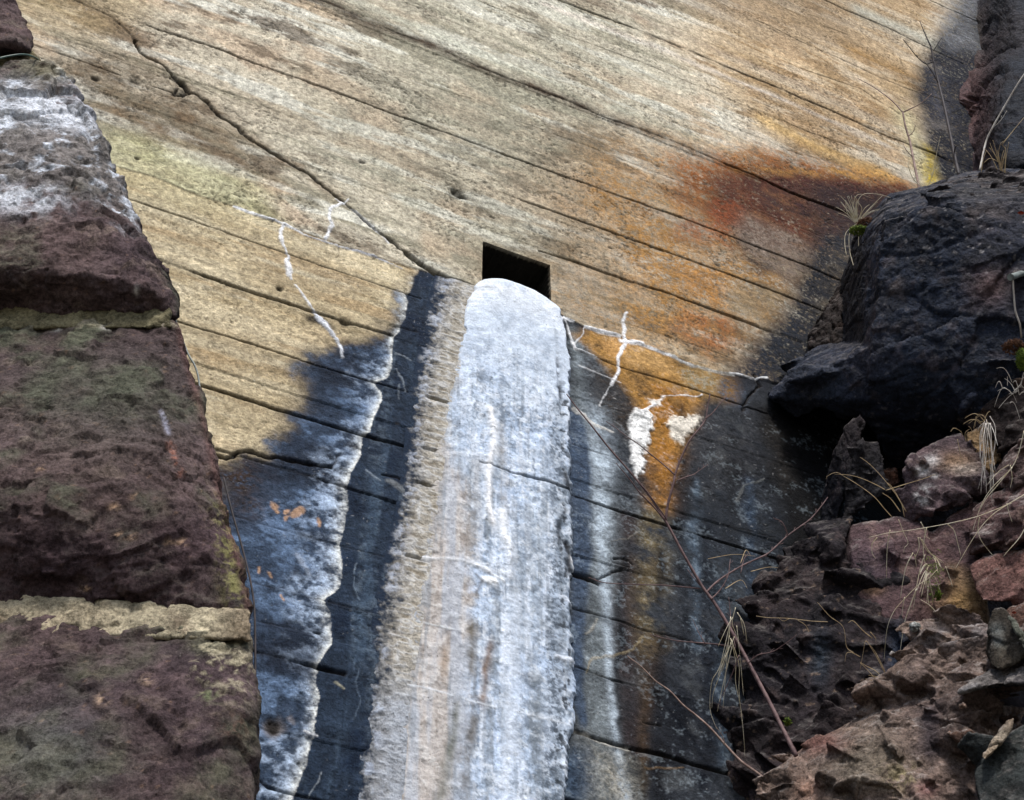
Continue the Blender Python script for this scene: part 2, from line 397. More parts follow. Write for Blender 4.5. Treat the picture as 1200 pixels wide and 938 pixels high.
s, m = inside(PX([(672, 392), (690, 384), (735, 398), (790, 418), (870, 440), (862, 470), (828, 468), (815, 482), (798, 530), (760, 530), (752, 480), (735, 450), (700, 420)]), 0.035, 2.0)
lowpaint(s, (182, 138, 76), m*np.clip(0.9+0.5*n_pat[s], 0, 1), 1.0)
s, m = inside(PX([(700, 388), (780, 416), (800, 440), (740, 425)]), 0.03, 2.0); lowpaint(s, (204, 164, 108), m, 0.7)
streak([(785, 455, 30), (780, 500, 24), (778, 560, 20), (776, 600, 17)], (170, 118, 52), 0.9, 0.85+0.9*n_pat, 2.5)
streak([(778, 590, 16), (765, 640, 24), (762, 700, 22), (764, 745, 20), (762, 770, 16)], (122, 108, 78), 0.75, 0.5+1.3*n_pat, 3)
streak([(776, 655, 12), (742, 690, 8), (748, 760, 9), (758, 800, 9), (755, 870, 7), (756, 930, 5)], (88, 72, 48), 0.45, 0.8+0.6*n_pat)
streak([(770, 740, 16), (764, 800, 10), (758, 850, 7), (756, 890, 5)], (92, 66, 40), 0.45, 0.6+0.6*n_pat)
streak([(736, 600, 12), (734, 700, 14), (736, 800, 16), (742, 880, 16)], (60, 48, 46), 0.7, 0.8+0.6*n_pat)
blob([(700, 395), (735, 395), (738, 408), (712, 415)], 0.02, (216, 166, 104), 0.6)
blob([(795, 420), (850, 437), (842, 470), (800, 452)], 0.04, (150, 134, 100), 0.7, 0.8+0.5*n_pat)
blob([(845, 440), (885, 446), (872, 482), (842, 470)], 0.03, (66, 74, 88), 0.8, 0.8+0.5*n_pat)
blob([(790, 560), (960, 520), (960, 660), (820, 700), (790, 640)], 0.12, (34, 40, 48), 0.6, 0.8+0.5*n_mid)
blob([(815, 490), (880, 480), (900, 540), (830, 590)], 0.10, (64, 62, 62), 0.6, 0.6+0.9*n_pat)
blob([(800, 620), (880, 640), (900, 720), (830, 760), (790, 700)], 0.10, (70, 80, 90), 0.55, 0.4+1.2*n_pat)
blob([(690, 870), (740, 890), (750, 945), (700, 945)], 0.06, (150, 144, 130), 0.7, 0.8+0.5*n_pat)
blob([(888, 475), (930, 470), (1060, 560), (1040, 720), (930, 690), (905, 560)], 0.08, (16, 16, 18), 0.97, None)  # hollow under the boulder: its shade painted as near-black colour
blob([(905, 480), (925, 500), (935, 560), (915, 570), (895, 520)], 0.06, (52, 48, 44), 0.6, 0.7+0.6*n_pat)

for x0, y0, y1, hw_, c_, k_ in ((800, 470, 900, 7, (16, 20, 28), .8), (830, 600, 930, 10, (18, 24, 34), .8), (775, 640, 930, 6, (20, 20, 24), .8), (860, 480, 640, 8, (24, 26, 30), .7), (815, 560, 760, 5, (92, 108, 124), .6), (845, 700, 900, 6, (72, 86, 100), .55),
                             (728, 640, 860, 4, (24, 28, 34), .7), (880, 560, 760, 6, (60, 76, 96), .6), (905, 600, 800, 9, (16, 22, 32), .7)):
    streak([(x0, y0, hw_), (x0+2, (y0+y1)/2, hw_*1.3), (x0-2, y1, hw_)], c_, k_, 0.7+1.0*n_pat, 2.0, 2.5)
rim2 = np.exp(-((dulo-.075-.02*n_ver)/.022)**2)*lowm*sst(.3+n_ver*1.2); paint(ALL, (74, 92, 112), rim2, .55)
lowpaint(ALL, (150, 162, 170), right*sst((grit*.6+n_pat-.45)*3), .22)
# -- dark margin along the rocks on the right, a damp stain at the top (crosses both pours)
def rawblob(poly, soft, c, k, nz=None, wob=1.5):
    blob(poly, soft, c, k, nz, wob)
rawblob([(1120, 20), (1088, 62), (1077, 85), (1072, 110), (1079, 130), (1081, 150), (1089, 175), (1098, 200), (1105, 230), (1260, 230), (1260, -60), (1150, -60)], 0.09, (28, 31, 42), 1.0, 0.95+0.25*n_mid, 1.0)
rawblob([(1115, -20), (1100, 20), (1098, 45), (1112, 60), (1150, 60), (1150, -40)], 0.12, (116, 118, 122), 0.7, 0.9+0.4*n_pat)
rawblob([(1095, 75), (1110, 95), (1118, 140), (1100, 150), (1088, 120)], 0.1, (92, 92, 100), 0.5, 0.6+0.8*n_pat)
rawblob([(1085, 138), (1115, 148), (1110, 156), (1084, 150)], 0.05, (120, 114, 110), 0.6)
rawblob([(1084, 172), (1092, 176), (1098, 215), (1084, 222)], 0.06, (184, 160, 52), 0.9, 0.9+0.4*n_pat)
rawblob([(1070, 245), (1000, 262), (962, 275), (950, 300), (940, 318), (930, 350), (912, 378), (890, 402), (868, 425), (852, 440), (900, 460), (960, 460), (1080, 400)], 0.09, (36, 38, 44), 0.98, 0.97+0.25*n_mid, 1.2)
rawblob([(1060, 250), (1010, 270), (970, 300), (945, 400), (1000, 420), (1060, 330)], 0.06, (96, 86, 70), 0.35, 0.5+1.0*n_pat)
rawblob([(905, 385), (960, 370), (950, 400), (900, 440), (870, 440)], 0.08, (40, 46, 56), 0.6, 0.8+0.6*n_mid)

# -- board marks
LINES = [
 ([(-40, 78), (30, 31-0)], 0, 0, 0),
 ([(-40, 10), (30, 31), (60, 43), (101, 55), (150, 73)], .8, .5, 7),
 ([(-40, 28), (40, 53), (93, 71), (160, 95), (208, 112)], 1.0, .75, 10),
 ([(60, 90), (95, 104), (150, 122), (230, 150)], .6, .3, 4),
 ([(128, 12), (148, 21), (185, 35), (236, 51), (256, 58), (298, 75), (302, 76), (385, 105), (450, 130), (520, 155), (598, 184), (683, 214), (740, 235), (800, 256), (863, 280), (898, 294), (938, 309), (985, 329), (1030, 346)], 1.25, 1.0, 12),
 ([(60, 35), (120, 58), (200, 86), (233, 98), (283, 115), (300, 120), (328, 133), (398, 158), (463, 183), (530, 205), (598, 230), (610, 235)], .7, .45, 6),
 ([(610, 235), (693, 264), (718, 273), (773, 293), (820, 310), (898, 339), (970, 367), (1010, 380)], 1.1, .95, 11),
 ([(200, -12), (300, 25), (363, 50), (420, 73), (485, 95), (550, 115), (598, 139), (640, 153), (700, 175), (755, 197), (818, 220), (900, 252), (980, 284)], .7, .5, 5),
 (L0, 1.0, .55, 9),
 ([(850, 193), (883, 206), (930, 227), (1000, 252)], 1.6, 1.0, 16),
 ([(455, -4), (556, 38), (598, 53), (650, 73), (708, 95), (740, 108), (800, 128), (860, 150), (940, 182)], .7, .45, 5),
 ([(560, 2), (640, 35), (695, 53), (760, 78), (813, 100), (866, 122), (900, 135), (948, 155), (1000, 173), (1060, 203)], .8, .65, 7),
 ([(630, -10), (655, 0), (713, 23), (760, 41), (808, 61), (853, 80), (898, 98), (970, 128), (1038, 159), (1093, 180), (1120, 192)], 1.15, .95, 12),
 ([(700, -16), (740, 0), (780, 15), (840, 40), (898, 65), (933, 79), (1010, 105), (1055, 135)], .9, .8, 8),
 ([(800, -14), (835, 0), (866, 16), (898, 30), (938, 50), (988, 71), (1025, 88), (1060, 103), (1113, 120)], .8, .75, 8),
 ([(870, -12), (900, 2), (965, 31), (993, 41)], .8, .7, 7),
 ([(925, -18), (965, 0), (985, 10), (1040, 33), (1093, 59), (1128, 76)], 1.2, .9, 12),
 ([(1030, -22), (1088, 0), (1120, 15), (1150, 28)], 1.6, 1.0, 14),
 ([(632, 293), (685, 310), (740, 330), (780, 343), (840, 365), (898, 387), (940, 402)], 1.0, .85, 10),
 ([(730, 378), (765, 388), (830, 410), (860, 421)], .6, .45, 5),
 ([(90, 213), (160, 235), (223, 256), (298, 283), (375, 310), (450, 335), (493, 349)], 1.1, .9, 11),
 ([(675, 408), (725, 428), (775, 443), (843, 465), (900, 484)], 1.2, .95, 12),
 ([(110, 278), (175, 300), (220, 316), (298, 343), (340, 356)], 1.3, 1.0, 14),
 ([(340, 356), (385, 370), (460, 393)], 1.1, .8, 9),
 ([(440, 377), (490, 389)], .8, .6, 5),
 ([(150, 357), (210, 377), (298, 403), (363, 425), (410, 440), (475, 458), (518, 470)], 1.0, .95, 11),
 ([(170, 431), (233, 450), (298, 470), (355, 488), (425, 509), (508, 531), (560, 546), (612, 560), (670, 579), (725, 598), (780, 614), (830, 629), (873, 642), (930, 660)], 1.4, 1.1, 15),
 ([(240, 522), (300, 539), (350, 553), (408, 571), (470, 590)], .9, .6, 7),
 ([(660, 516), (700, 530), (750, 545)], .7, .5, 5),
 ([(790, 598), (848, 614), (910, 630)], .7, .5, 5),
 ([(260, 600), (300, 612), (375, 633), (407, 641), (460, 654), (525, 668)], .6, .45, 5),
 ([(270, 672), (300, 683), (363, 700), (413, 712), (455, 723), (485, 729), (530, 741)], .8, .65, 7),
 ([(718, 658), (763, 673), (795, 683), (860, 700)], .8, .6, 6),
 ([(673, 711), (733, 728), (755, 737), (783, 743), (830, 756)], .9, .8, 8),
 ([(280, 722), (300, 727), (375, 742)], 1.0, .85, 9),
 ([(270, 755), (300, 763), (350, 776), (385, 784)], 1.2, 1.0, 12),
 ([(340, 773), (372, 781), (404, 789)], 1.9, 1.0, 14),
 ([(412, 791), (440, 796), (490, 807), (538, 821)], .5, .4, 4),
 ([(600, 836), (673, 856), (705, 866), (735, 875), (775, 883), (813, 895), (860, 908)], 1.4, 1.0, 13),
 ([(650, 773), (683, 783), (720, 796), (768, 807)], .9, .8, 8),
 ([(280, 838), (330, 850), (370, 861), (410, 870)], .5, .35, 4),
 ([(280, 896), (300, 911), (315, 924), (350, 932), (400, 944)], .9, .7, 8),
 ([(600, 918), (665, 936), (720, 950)], .9, .7, 8),
 ([(755, 846), (775, 850)], 1.0, .8, 8),
]
s, d = dist(PX(JPX[:18]), .03, .6); JD = (s, np.exp(-(d/.0035)**2)*.5)
# plank relief: every board sits a few millimetres proud or shy, and is slightly cupped
hts = sorted([uv(*l[0][len(l[0])//2])[1] for l in LINES if l[1] > 0.65])
for i in range(len(hts)-1):
    a0, b0 = hts[i], hts[i+1]
    if b0-a0 < 0.05: continue
    r0, r1 = random.uniform(-.0035, .0035), random.uniform(-.003, .003)
    m = ((VS >= a0) & (VS < b0))
    DISP[m] += (r0+r1*(VS[m]-a0)/(b0-a0))[:, None].astype(np.float32)
brk = sst(0.9+gf(7, 7, 61, 3)*0.9)
DIRT = np.zeros((NV, NU), np.float32)
for pl, wd, dk, dep in LINES:
    if dk <= 0: continue
    s, d = dist(PX(pl), 0.05, 0.16)
    fade = np.clip(brk[s]+ (dk-0.7), 0.15, 1)
    m = np.exp(-(d/(0.0036*wd*(.75+.35*brk[s])))**2)*fade
    DIRT[s] = np.maximum(DIRT[s], m*min(1, dk*0.95)); DISP[s] -= m*dep*0.001
    halo = np.exp(-(d/(0.018*wd))**2)*0.22*dk*np.clip(0.5+n_pat[s], 0, 1); DIRT[s] = np.maximum(DIRT[s], halo)
DIRT[JD[0]] = np.maximum(DIRT[JD[0]], JD[1])
# cracks
def crack(pl, wd, dep, dk, wob=1.2):
    s, d = dist(PX(pl), 0.05, wob)
    m = np.exp(-(d/wd)**2); DISP[s] -= m*dep; DIRT[s] = np.maximum(DIRT[s], m*dk)
crack(CRACK[:5], .005, .006, .6, 1.5); crack(CRACK[4:13], .0075, .016, 1.0, 3.2); crack(CRACK[12:], .0065, .014, .95, 2.2)
crack([(x+6, y-9) for x, y in CRACK[4:12]], .003, .003, .55, 4.5); crack([(x-8, y+8) for x, y in CRACK[6:14]], .003, .003, .4, 5)
crack([(283, 155), (300, 176), (330, 196), (352, 214)], .0025, .002, .45, 4); crack([(158, 48), (150, 62), (160, 80), (175, 92)], .0025, .002, .4, 4)
crack([(223, 110), (214, 113), (205, 112), (208, 106)], .007, .014, 1.0)
crack([(200, 92), (212, 98), (222, 112)], .006, .01, .8)
crack([(478, 297), (490, 306), (500, 314), (520, 324), (551, 336), (575, 340)], .012, .02, .9)
crack([(230, 520), (255, 532), (275, 536), (300, 530), (333, 538), (363, 545), (388, 549)], .006, .014, 1.0, 2.2)
crack([(388, 549), (395, 540), (400, 530)], .004, .008, .7, 2)
crack([(450, 555), (475, 566), (500, 575)], .004, .008, .8, 2)
crack([(662, 662), (672, 672), (690, 677), (706, 683)], .012, .02, 1.0, 1.0)
crack([(706, 683), (712, 674), (724, 669)], .004, .008, .7, 2.0)
crack([(718, 656), (733, 656), (738, 660)], .004, .008, .8, 2.0)
crack([(250, 208), (258, 220), (252, 232), (262, 240)], .003, .004, .35, 2)
crack([(395, 286), (395, 300)], .003, .004, .5, 2)
crack([(885, 440), (893, 450), (880, 462), (870, 480)], .006, .012, .9, 2)
for x, y, r in ((537, 228, .022), (533, 224, .012), (543, 230, .012), (575, 254, .006), (163, 186, .008), (110, 91, .014), (160, 95, .018), (327, 338, .012), (404, 375, .02), (318, 846, .026),
                (838, 311, .008), (770, 195, .004), (714, 290, .006), (466, 497, .005), (425, 190, .010), (555, 193, .006)):
    s, d = dist(PX([(x-1, y), (x+2, y+1)]), r*2.5, 1.5); m = np.exp(-(d/r)**2)
    DISP[s] -= m*min(r, .014); DIRT[s] = np.maximum(DIRT[s], m*0.85)
s, d = dist(PX([(360, 372), (395, 380), (415, 384)]), 0.06, 3); m = np.exp(-(d/0.02)**2)*np.clip(.4+n_pat[s]*1.5, 0, 1); DIRT[s] = np.maximum(DIRT[s], m)
d_ = DIRT[..., None]; CW[:] = CW*(1-d_)+A((34, 28, 24)).astype(np.float32)*d_
# pour step, general roughness
DISP += (up-0.5)*(0.003+0.003*sst((U-uv(470,310)[0])/.2))
DISP += n_fine*0.0009+n_mid*0.0016+n_hor*0.0005+n_big*0.004
scale_patch = sst((gf(14, 18, 71, 4)-0.35)*3)*0.0022; DISP -= scale_patch
rt = sst((gf(60, 70, 72, 3)-0.15)*2)
paint(ALL, (92, 80, 64), rt*up*sst(0.3+n_pat), 0.30)
# white veins
def vein(pl, wd, k=1.0, c=(252, 253, 255), wob=1.2, rise=0.003):
    s, d = dist(PX(pl), 0.04, wob)
    m = sst(1.35-d/(wd*(.78+.5*n_pat[s]).clip(.3, 1.4))*0.8)*np.clip(1.0+n_fine[s]*0.5, 0, 1)*k
    paint(s, c, m, 1.0); DISP[s] += m*rise
vein([(400, 240), (388, 246), (387, 256), (389, 266), (380, 279)], .0085)
vein([(408, 234), (402, 241), (392, 234)], .004, .9)
vein([(402, 240), (416, 247), (436, 263), (455, 283)], .005, .9, (224, 224, 224), rise=.002)
vein([(273, 240), (290, 247), (333, 263), (360, 275)], .0058, 1, rise=.003); vein([(360, 275), (400, 289), (440, 301), (470, 313)], .006, .85, (190, 194, 204), rise=.003)
vein([(334, 263), (331, 283), (338, 303), (340, 318), (344, 328)], .0075); vein([(336, 305), (340, 318), (341, 324)], .012)
vein([(348, 335), (358, 348), (368, 365)], .004, .9); vein([(368, 366), (383, 385), (398, 403), (403, 418)], .0085, 1, (240, 244, 252)); vein([(374, 372), (388, 391)], .014, 1, (240, 244, 252))
vein([(733, 365), (728, 374), (729, 393), (733, 400), (725, 415), (725, 435), (718, 450)], .0075); vein([(718, 450), (708, 462), (702, 475)], .003, .6)
vein([(726, 398), (741, 401), (752, 403)], .009)
vein([(685, 383), (705, 388), (725, 394)], .009, 1, rise=.002); vein([(740, 400), (785, 416), (813, 428)], .006, 1, rise=.002); vein([(790, 418), (815, 430), (838, 436), (860, 440)], .008, .75, (205, 205, 200)); vein([(855, 438), (883, 443), (900, 442)], .004, .8)
vein([(663, 372), (668, 390), (673, 408)], .006); vein([(673, 408), (690, 413), (705, 420)], .004, .8); vein([(684, 384), (680, 396), (672, 402)], .003, .7)
vein([(678, 428), (700, 436), (730, 447)], .003, .5); vein([(660, 372), (672, 377)], .01)
vein([(898, 561), (880, 565), (872, 568), (867, 588)], .005, .45, (120, 122, 120), 2)
vein([(713, 635), (735, 633), (750, 623)], .003, .6, (120, 116, 108), 2); vein([(673, 478), (695, 498), (716, 505)], .010, .8, (225, 222, 215), 2)
vein([(464, 413), (475, 416), (484, 421)], .004, .45, (170, 180, 190)); vein([(463, 430), (470, 445), (475, 458)], .004, .45, (170, 180, 190)); vein([(467, 450), (469, 468)], .003, .4, (150, 160, 170))
vein([(430, 550), (436, 556), (445, 562)], .004, .5, (150, 160, 170)); vein([(419, 660), (415, 680), (418, 700)], .003, .5, (130, 145, 160)); vein([(412, 770), (421, 785), (416, 800), (421, 822), (413, 845)], .003, .3, (120, 136, 152))
vein([(380, 905), (375, 918), (366, 932)], .003, .6, (160, 168, 175)); vein([(392, 798), (402, 807)], .005, .6, (190, 185, 160))
vein([(358, 857), (372, 862)], .004, .7); vein([(350, 652), (357, 663), (364, 674)], .006, .5, (160, 170, 185))
vein([(455, 566), (465, 572), (476, 575), (485, 585)], .012, .4, (150, 152, 150), 3)
vein([(703, 725), (698, 735), (690, 743)], .006, .6, (180, 176, 165)); vein([(755, 745), (742, 757), (722, 768), (700, 772), (688, 790)], .004, .5, (160, 145, 115), 2)
vein([(676, 858), (690, 862), (705, 868), (738, 877)], .006, .7, (190, 186, 176))
vein([(760, 905), (775, 902), (800, 900)], .004, .5, (130, 105, 75), 3)
vein([(268, 905-600), (275, 300)], .001, .0)
for poly, c, rs in (([(737, 487), (748, 481), (762, 483), (767, 490), (762, 505), (759, 530), (757, 548), (748, 562), (741, 548), (739, 520)], (252, 252, 250), .010),
                    ([(781, 495), (790, 488), (821, 488), (820, 496), (806, 505), (799, 519), (790, 514), (782, 508)], (236, 228, 214), .008),
                    ([(763, 469), (780, 465), (778, 474), (768, 478)], (240, 236, 228), .005)):
    s, m = inside(PX(poly), 0.022, 2.0); m = sst(m*1.5-.25+.35*n_fine[s]+.25*grit[s]); paint(s, c, m, 1.0); DISP[s] += m*rs*(0.6+0.4*n_mid[s])
vein([(757, 482), (763, 477), (770, 474)], .005); vein([(780, 465), (800, 465), (825, 463)], .003, .8, wob=2)
for x, y, r in ((326, 600, .010), (339, 601, .008), (350, 604, .013), (346, 612, .008), (375, 618, .008), (303, 673, .007), (320, 672, .006), (338, 700, .006), (318, 847, .03), (343, 842, .015)):
    s, d = dist(PX([(x-1, y-2), (x+1, y+2)]), r*2, 4); m = sst(1.4-d/r*0.9)
    paint(s, (188, 152, 122) if r < .014 else (170, 158, 150), m, 0.85 if r < .014 else 0.3)
for x, y, r in ((318, 846, .017),):
    s, d = dist(PX([(x-1, y-3), (x+1, y+3)]), r*2, 2); m = sst(1.4-d/r*0.9); paint(s, (46, 42, 40), m, 0.9)
# specks of lime on the dark margins
spk = sst((gn(150, 130, 81)-0.86)*14); paint(ALL, (190, 190, 190), spk*sst((n_mid+.1)*2), 0.35)
# white moss-like line traces of board marks on washed zone
RO[:] = 0.9
lum = CW.mean(-1); RO[:] = np.clip(0.55+lum*1.1, 0.5, 0.92)

CW *= np.clip(1+0.20*n_fine+0.26*grit+0.12*vgr*up+0.05*n_hor+0.16*n_pat, .3, 1.9)[..., None]
CW *= np.clip(1+.16*n_hor2*up+.14*n_big, .5, 1.5)[..., None]
CW *= (1-0.50*pepper*(0.5+0.5*up))[..., None]
DISP -= pepper*0.0022; DISP += grit*0.0007
# -- hole
hu0 = uv(566, 306)[0]; hu1 = uv(645, 312)[0]; hv1 = uv(566, 282)[1]; hv1b = uv(645, 310)[1]; hv1 = 0.5*(hv1+hv1b); hv0 = uv(600, 352)[1]-0.02
print("hole", hu0, hu1, hv0, hv1, hu1-hu0, hv1-hv0)
uc = 0.5*(US[1:]+US[:-1]); vc_ = 0.5*(VS[1:]+VS[:-1])
hole = ((uc > hu0) & (uc < hu1))[None, :] & ((vc_ > hv0) & (vc_ < hv1))[:, None]
# reveal runs from the surface: pull the boundary vertices exactly on the rectangle
iu0 = np.argmax(uc > hu0); iu1 = len(uc)-np.argmax((uc < hu1)[::-1]); iv0 = np.argmax(vc_ > hv0); iv1 = len(vc_)-np.argmax((vc_ < hv1)[::-1])
pts = P0[None, None]+WD[None, None]*U[..., None]+ZZ[None, None]*V[..., None]+WN[None, None]*DISP[..., None]
wall_org = wpt(0, -P0[2])
wall = empty("concrete_wall", wall_org)
tag(wall, "tall board-marked concrete wall stained tan, rust and slate blue, with a square drain hole", "wall")
me = mesh_grid("wall_face", (pts.reshape(-1, 3)-wall_org), NU, NV, ~hole)
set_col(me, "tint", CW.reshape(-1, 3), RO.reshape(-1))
M_conc = surf_mat("weathered_concrete", 0.50, 0.9, 0.0035, 0.05, 150.0)
face = link("wall_face", me, M_conc, wall)
# lining of the drain hole, vertices welded in place along the cut
DEP = 0.55; nd_ = 60
ring = [(iv0, j) for j in range(iu0, iu1+1)]+[(i, iu1) for i in range(iv0+1, iv1+1)]+[(iv1, j) for j in range(iu1-1, iu0-1, -1)]+[(i, iu0) for i in range(iv1-1, iv0-1, -1)]
for q_, (i, j) in enumerate(ring):
    e_ = .0022*math.sin(q_*.9)+random.uniform(-.0016, .0016)
    pts[i, j] += WD*e_*(1 if j in (iu0, iu1) else 0)+ZZ*e_*1.2*(1 if i in (iv0, iv1) else 0)-WN*abs(e_)*1.5
rp = np.array([pts[i, j] for i, j in ring]); rc = np.array([CW[i, j] for i, j in ring])
rows = []; cols_ = []
for k in range(nd_+1):
    q = k/nd_; t = q*DEP
    rr = rp - WN[None]*t
    nz = fbm(rr, 22, 3, 9)*0.006*min(1, k/3)
    cen = rp.mean(0)-WN*t; dr = rr-cen; dr /= np.linalg.norm(dr, axis=1)[:, None]
    rows.append(rr+dr*nz[:, None]); cols_.append(rc*(1-min(1, q*22+.25))+A((30, 27, 22))*min(1, q*22+.25))  # colour drops to near-black just inside, painting in the hole's shade
hp = np.concatenate(rows); hc = np.concatenate(cols_)
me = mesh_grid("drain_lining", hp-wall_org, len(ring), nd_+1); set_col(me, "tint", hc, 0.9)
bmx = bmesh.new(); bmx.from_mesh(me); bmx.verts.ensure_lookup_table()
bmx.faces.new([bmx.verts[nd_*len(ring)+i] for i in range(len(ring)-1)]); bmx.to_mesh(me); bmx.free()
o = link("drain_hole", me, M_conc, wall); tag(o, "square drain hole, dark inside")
# wall thickness and coping (behind and above the picture)
bmx = bmesh.new()
ua, ub, va, vb = US[0], US[-1], VS[0], VS[-1]
def slab(bm, u0, u1, v0, v1, n0, n1):
    vs_ = [bm.verts.new(wpt(u, v, n)-wall_org) for n in (n0, n1) for v in (v0, v1) for u in (u0, u1)]
    for f in ((0, 1, 3, 2), (4, 6, 7, 5), (0, 4, 5, 1), (2, 3, 7, 6), (0, 2, 6, 4), (1, 5, 7, 3)): bm.faces.new([vs_[i] for i in f])
slab(bmx, ua, ub, va, vb-0.01, -1.0, -0.66); slab(bmx, ua-0.05, ub+0.05, vb-0.02, vb+0.25, -1.05, 0.06)
me = bpy.data.meshes.new("coping"); bmx.to_mesh(me); bmx.free()
set_col(me, "tint", np.tile(A((170, 160, 140)), (len(me.vertices), 1)), 0.9)
link("coping", me, M_conc, wall)

# ================================================================== LIME FLOW
FL = [(551, 333), (549, 345), (545, 360), (541, 385), (534, 410), (528, 440), (522, 465), (516, 500), (510, 530), (503, 570), (498, 610), (492, 650), (486, 700), (476, 760), (468, 800), (462, 860), (456, 950), (450, 1010)]
FRX = FR[1:]+[(660, 1010)]
vt = uv(600, 328)[1]; vb = uv(560, 1010)[1]
na = 170; a = np.linspace(0, 1, na)
nvf = int((vt-vb)/0.0030); tv = np.linspace(0, 1, nvf)
lf = np.array(sorted(PX(FL), key=lambda q: q[1])); rf = np.array(sorted(PX(FRX), key=lambda q: q[1]))
# top outline (v as function of a): dome from the left lip over the hole sill down to the right shoulder
top = np.array(PX([(551, 338), (556, 331), (566, 328), (585, 330), (605, 336), (622, 343), (637, 352), (648, 362), (656, 372)]))
tu0, tu1 = top[0, 0], top[-1, 0]
VT = np.interp(tu0+(tu1-tu0)*a, top[:, 0], top[:, 1])[None, :]
VV = VT+(vb-VT)*tv[:, None]
LU = np.interp(VV, lf[:, 1], lf[:, 0]); RU = np.interp(VV, rf[:, 1], rf[:, 0])
jit = 0.004
q3 = np.stack([VV*0, VV, VV*0], -1).reshape(-1, 3)
eL = fbm(q3*np.array([1, 1, 1.]), 22, 5, 3).reshape(VV.shape)*0.018; eR = fbm(q3, 40, 5, 4, .65).reshape(VV.shape)*0.016
LU = LU+eL; RU = RU+eR
UU = LU+(RU-LU)*a[None, :]
pw = np.stack([UU, VV, UU*0], -1).reshape(-1, 3)
wid = RU-LU; dl = (UU-LU); drr = (RU-UU); dt = (VT-VV)
body = sst(dl/0.10)*0.7+0.3*sst(dl/0.012); body = np.minimum(body, sst(drr/(0.020+.02*np.exp(-dt/.12))))
thick_top = 0.046*np.exp(-dt/0.40)+0.009
h = thick_top*np.minimum(body, 1)
lip = np.sqrt(np.clip(1-(1-np.clip(dt/0.075, 0, 1))**2, 0, 1))
nz_l = fbm(pw, 7, 4, 12).reshape(VV.shape); nz_s = fbm(pw, 42, 4, 13, 0.6).reshape(VV.shape); nz_v = fbm(pw*np.array([9., 1.1, 1]), 3, 4, 14).reshape(VV.shape); nz_p = fbm(pw, 17, 5, 15, 0.65).reshape(VV.shape)
low = sst((dt-0.25)/0.5)
rag = fbm(pw*np.array([1.6, .8, 1]), 14, 5, 77, .62, ridged=True).reshape(VV.shape)
h = h+(nz_l*0.005+nz_s*0.0028*(0.4+low)+nz_v*0.004*low+rag*.0022*(.3+low))*sst(dl/0.02)*sst(drr/0.012)
def pxline(pl, r, wob=0.003):
    q = PX(pl); d = np.full(VV.shape, 9.0); t_ = np.zeros(VV.shape); n = len(q)-1
    X = UU+nz_p*wob; Y = VV+nz_s*wob
    for i, ((x0, y0), (x1, y1)) in enumerate(zip(q[:-1], q[1:])):
        dx, dy = x1-x0, y1-y0; t = np.clip(((X-x0)*dx+(Y-y0)*dy)/(dx*dx+dy*dy+1e-12), 0, 1); e = np.hypot(X-x0-t*dx, Y-y0-t*dy)
        m = e < d; d = np.where(m, e, d); t_ = np.where(m, (i+t)/n, t_)
    return np.exp(-(d/r)**2), t_
gr_ = fbm(pw, 100, 3, 81, .8).reshape(VV.shape); gr2 = fbm(pw, 48, 4, 82, .75).reshape(VV.shape)
C = np.empty(VV.shape+(3,)); C[:] = A((226, 238, 254)); C = C*(1-low[..., None]*np.array([.34, .28, .20]))
def fp(c, m, k=1.0):
    global C
    m = np.clip(m*k, 0, 1)[..., None]; C = C*(1-m)+A(c)*m
def fb(pl):
    q = np.array(sorted(PX(pl), key=lambda q: q[1])); return np.interp(VV, q[:, 1], q[:, 0])
fp((196, 208, 222), sst(0.5+nz_l*1.6), 0.7)
fp((150, 166, 186), sst((nz_p+0.05+.3*nz_s)*2.4), 0.75*(0.5+0.5*low))
vst = fbm(pw*np.array([14., 1.0, 1]), 3, 5, 29, .6).reshape(VV.shape); vst2 = fbm(pw*np.array([30., 1.6, 1]), 3, 4, 39, .6).reshape(VV.shape)
fp((96, 110, 126), sst((nz_p*.6+nz_s*0.7+vst*.5-0.08)*3.0), 0.8*low)
fp((150, 160, 172), sst((vst-.02+.5*gr2)*3), .45*low); fp((122, 128, 132), sst((vst2-.10+.3*nz_s)*3), .5*low); fp((226, 234, 246), sst((-vst-.08+.3*nz_s)*3), .6*low)
fp((236, 244, 254), sst((fbm(pw, 30, 4, 71, .7).reshape(VV.shape)-.05)*3), .6*low)
fp((243, 248, 254), sst((0.30-dt)/0.25)*sst(0.9+nz_l), 0.75)
fp((206, 218, 234), sst((nz_p-0.02+.4*nz_s)*3.0)*sst((0.40-dt)/0.25), 0.7)
fp((112, 126, 142), sst((gr_*.7+gr2*.6-.10)*4)*(.25+.75*low), .55); fp((246, 250, 255), sst((-gr_*.6-gr2*.5-.16)*4)*(.3+.7*low), .5)
# beige left half lower down
bx = fb([(520, 430), (530, 520), (548, 560), (560, 620), (562, 700), (560, 800), (545, 945)])
bm_ = sst((bx-UU+nz_p*0.03)/0.07)*sst((dt-0.42)/0.3)
fp((188, 178, 168), bm_, 0.85); fp((140, 130, 122), bm_*sst(nz_p*2+vst2*1.2), 0.7); fp((222, 220, 218), bm_*sst((nz_s-0.1)*2.5), 0.55)
mL = np.exp(-(dl/0.022)**1.5)*sst((dt-.30)/.35)*np.clip(.75+nz_p, 0, 1); fp((172, 168, 160), mL, .9)
fp((176, 190, 208), sst((dt-.5)/.6)*sst(nz_v*2+.2), .5)
fp((128, 138, 148), sst((dt-.7)/.5)*sst((fbm(pw*np.array([12., 1.0, 1]), 3, 4, 19).reshape(VV.shape)-.05)*4)*sst(nz_s+.8), .55)
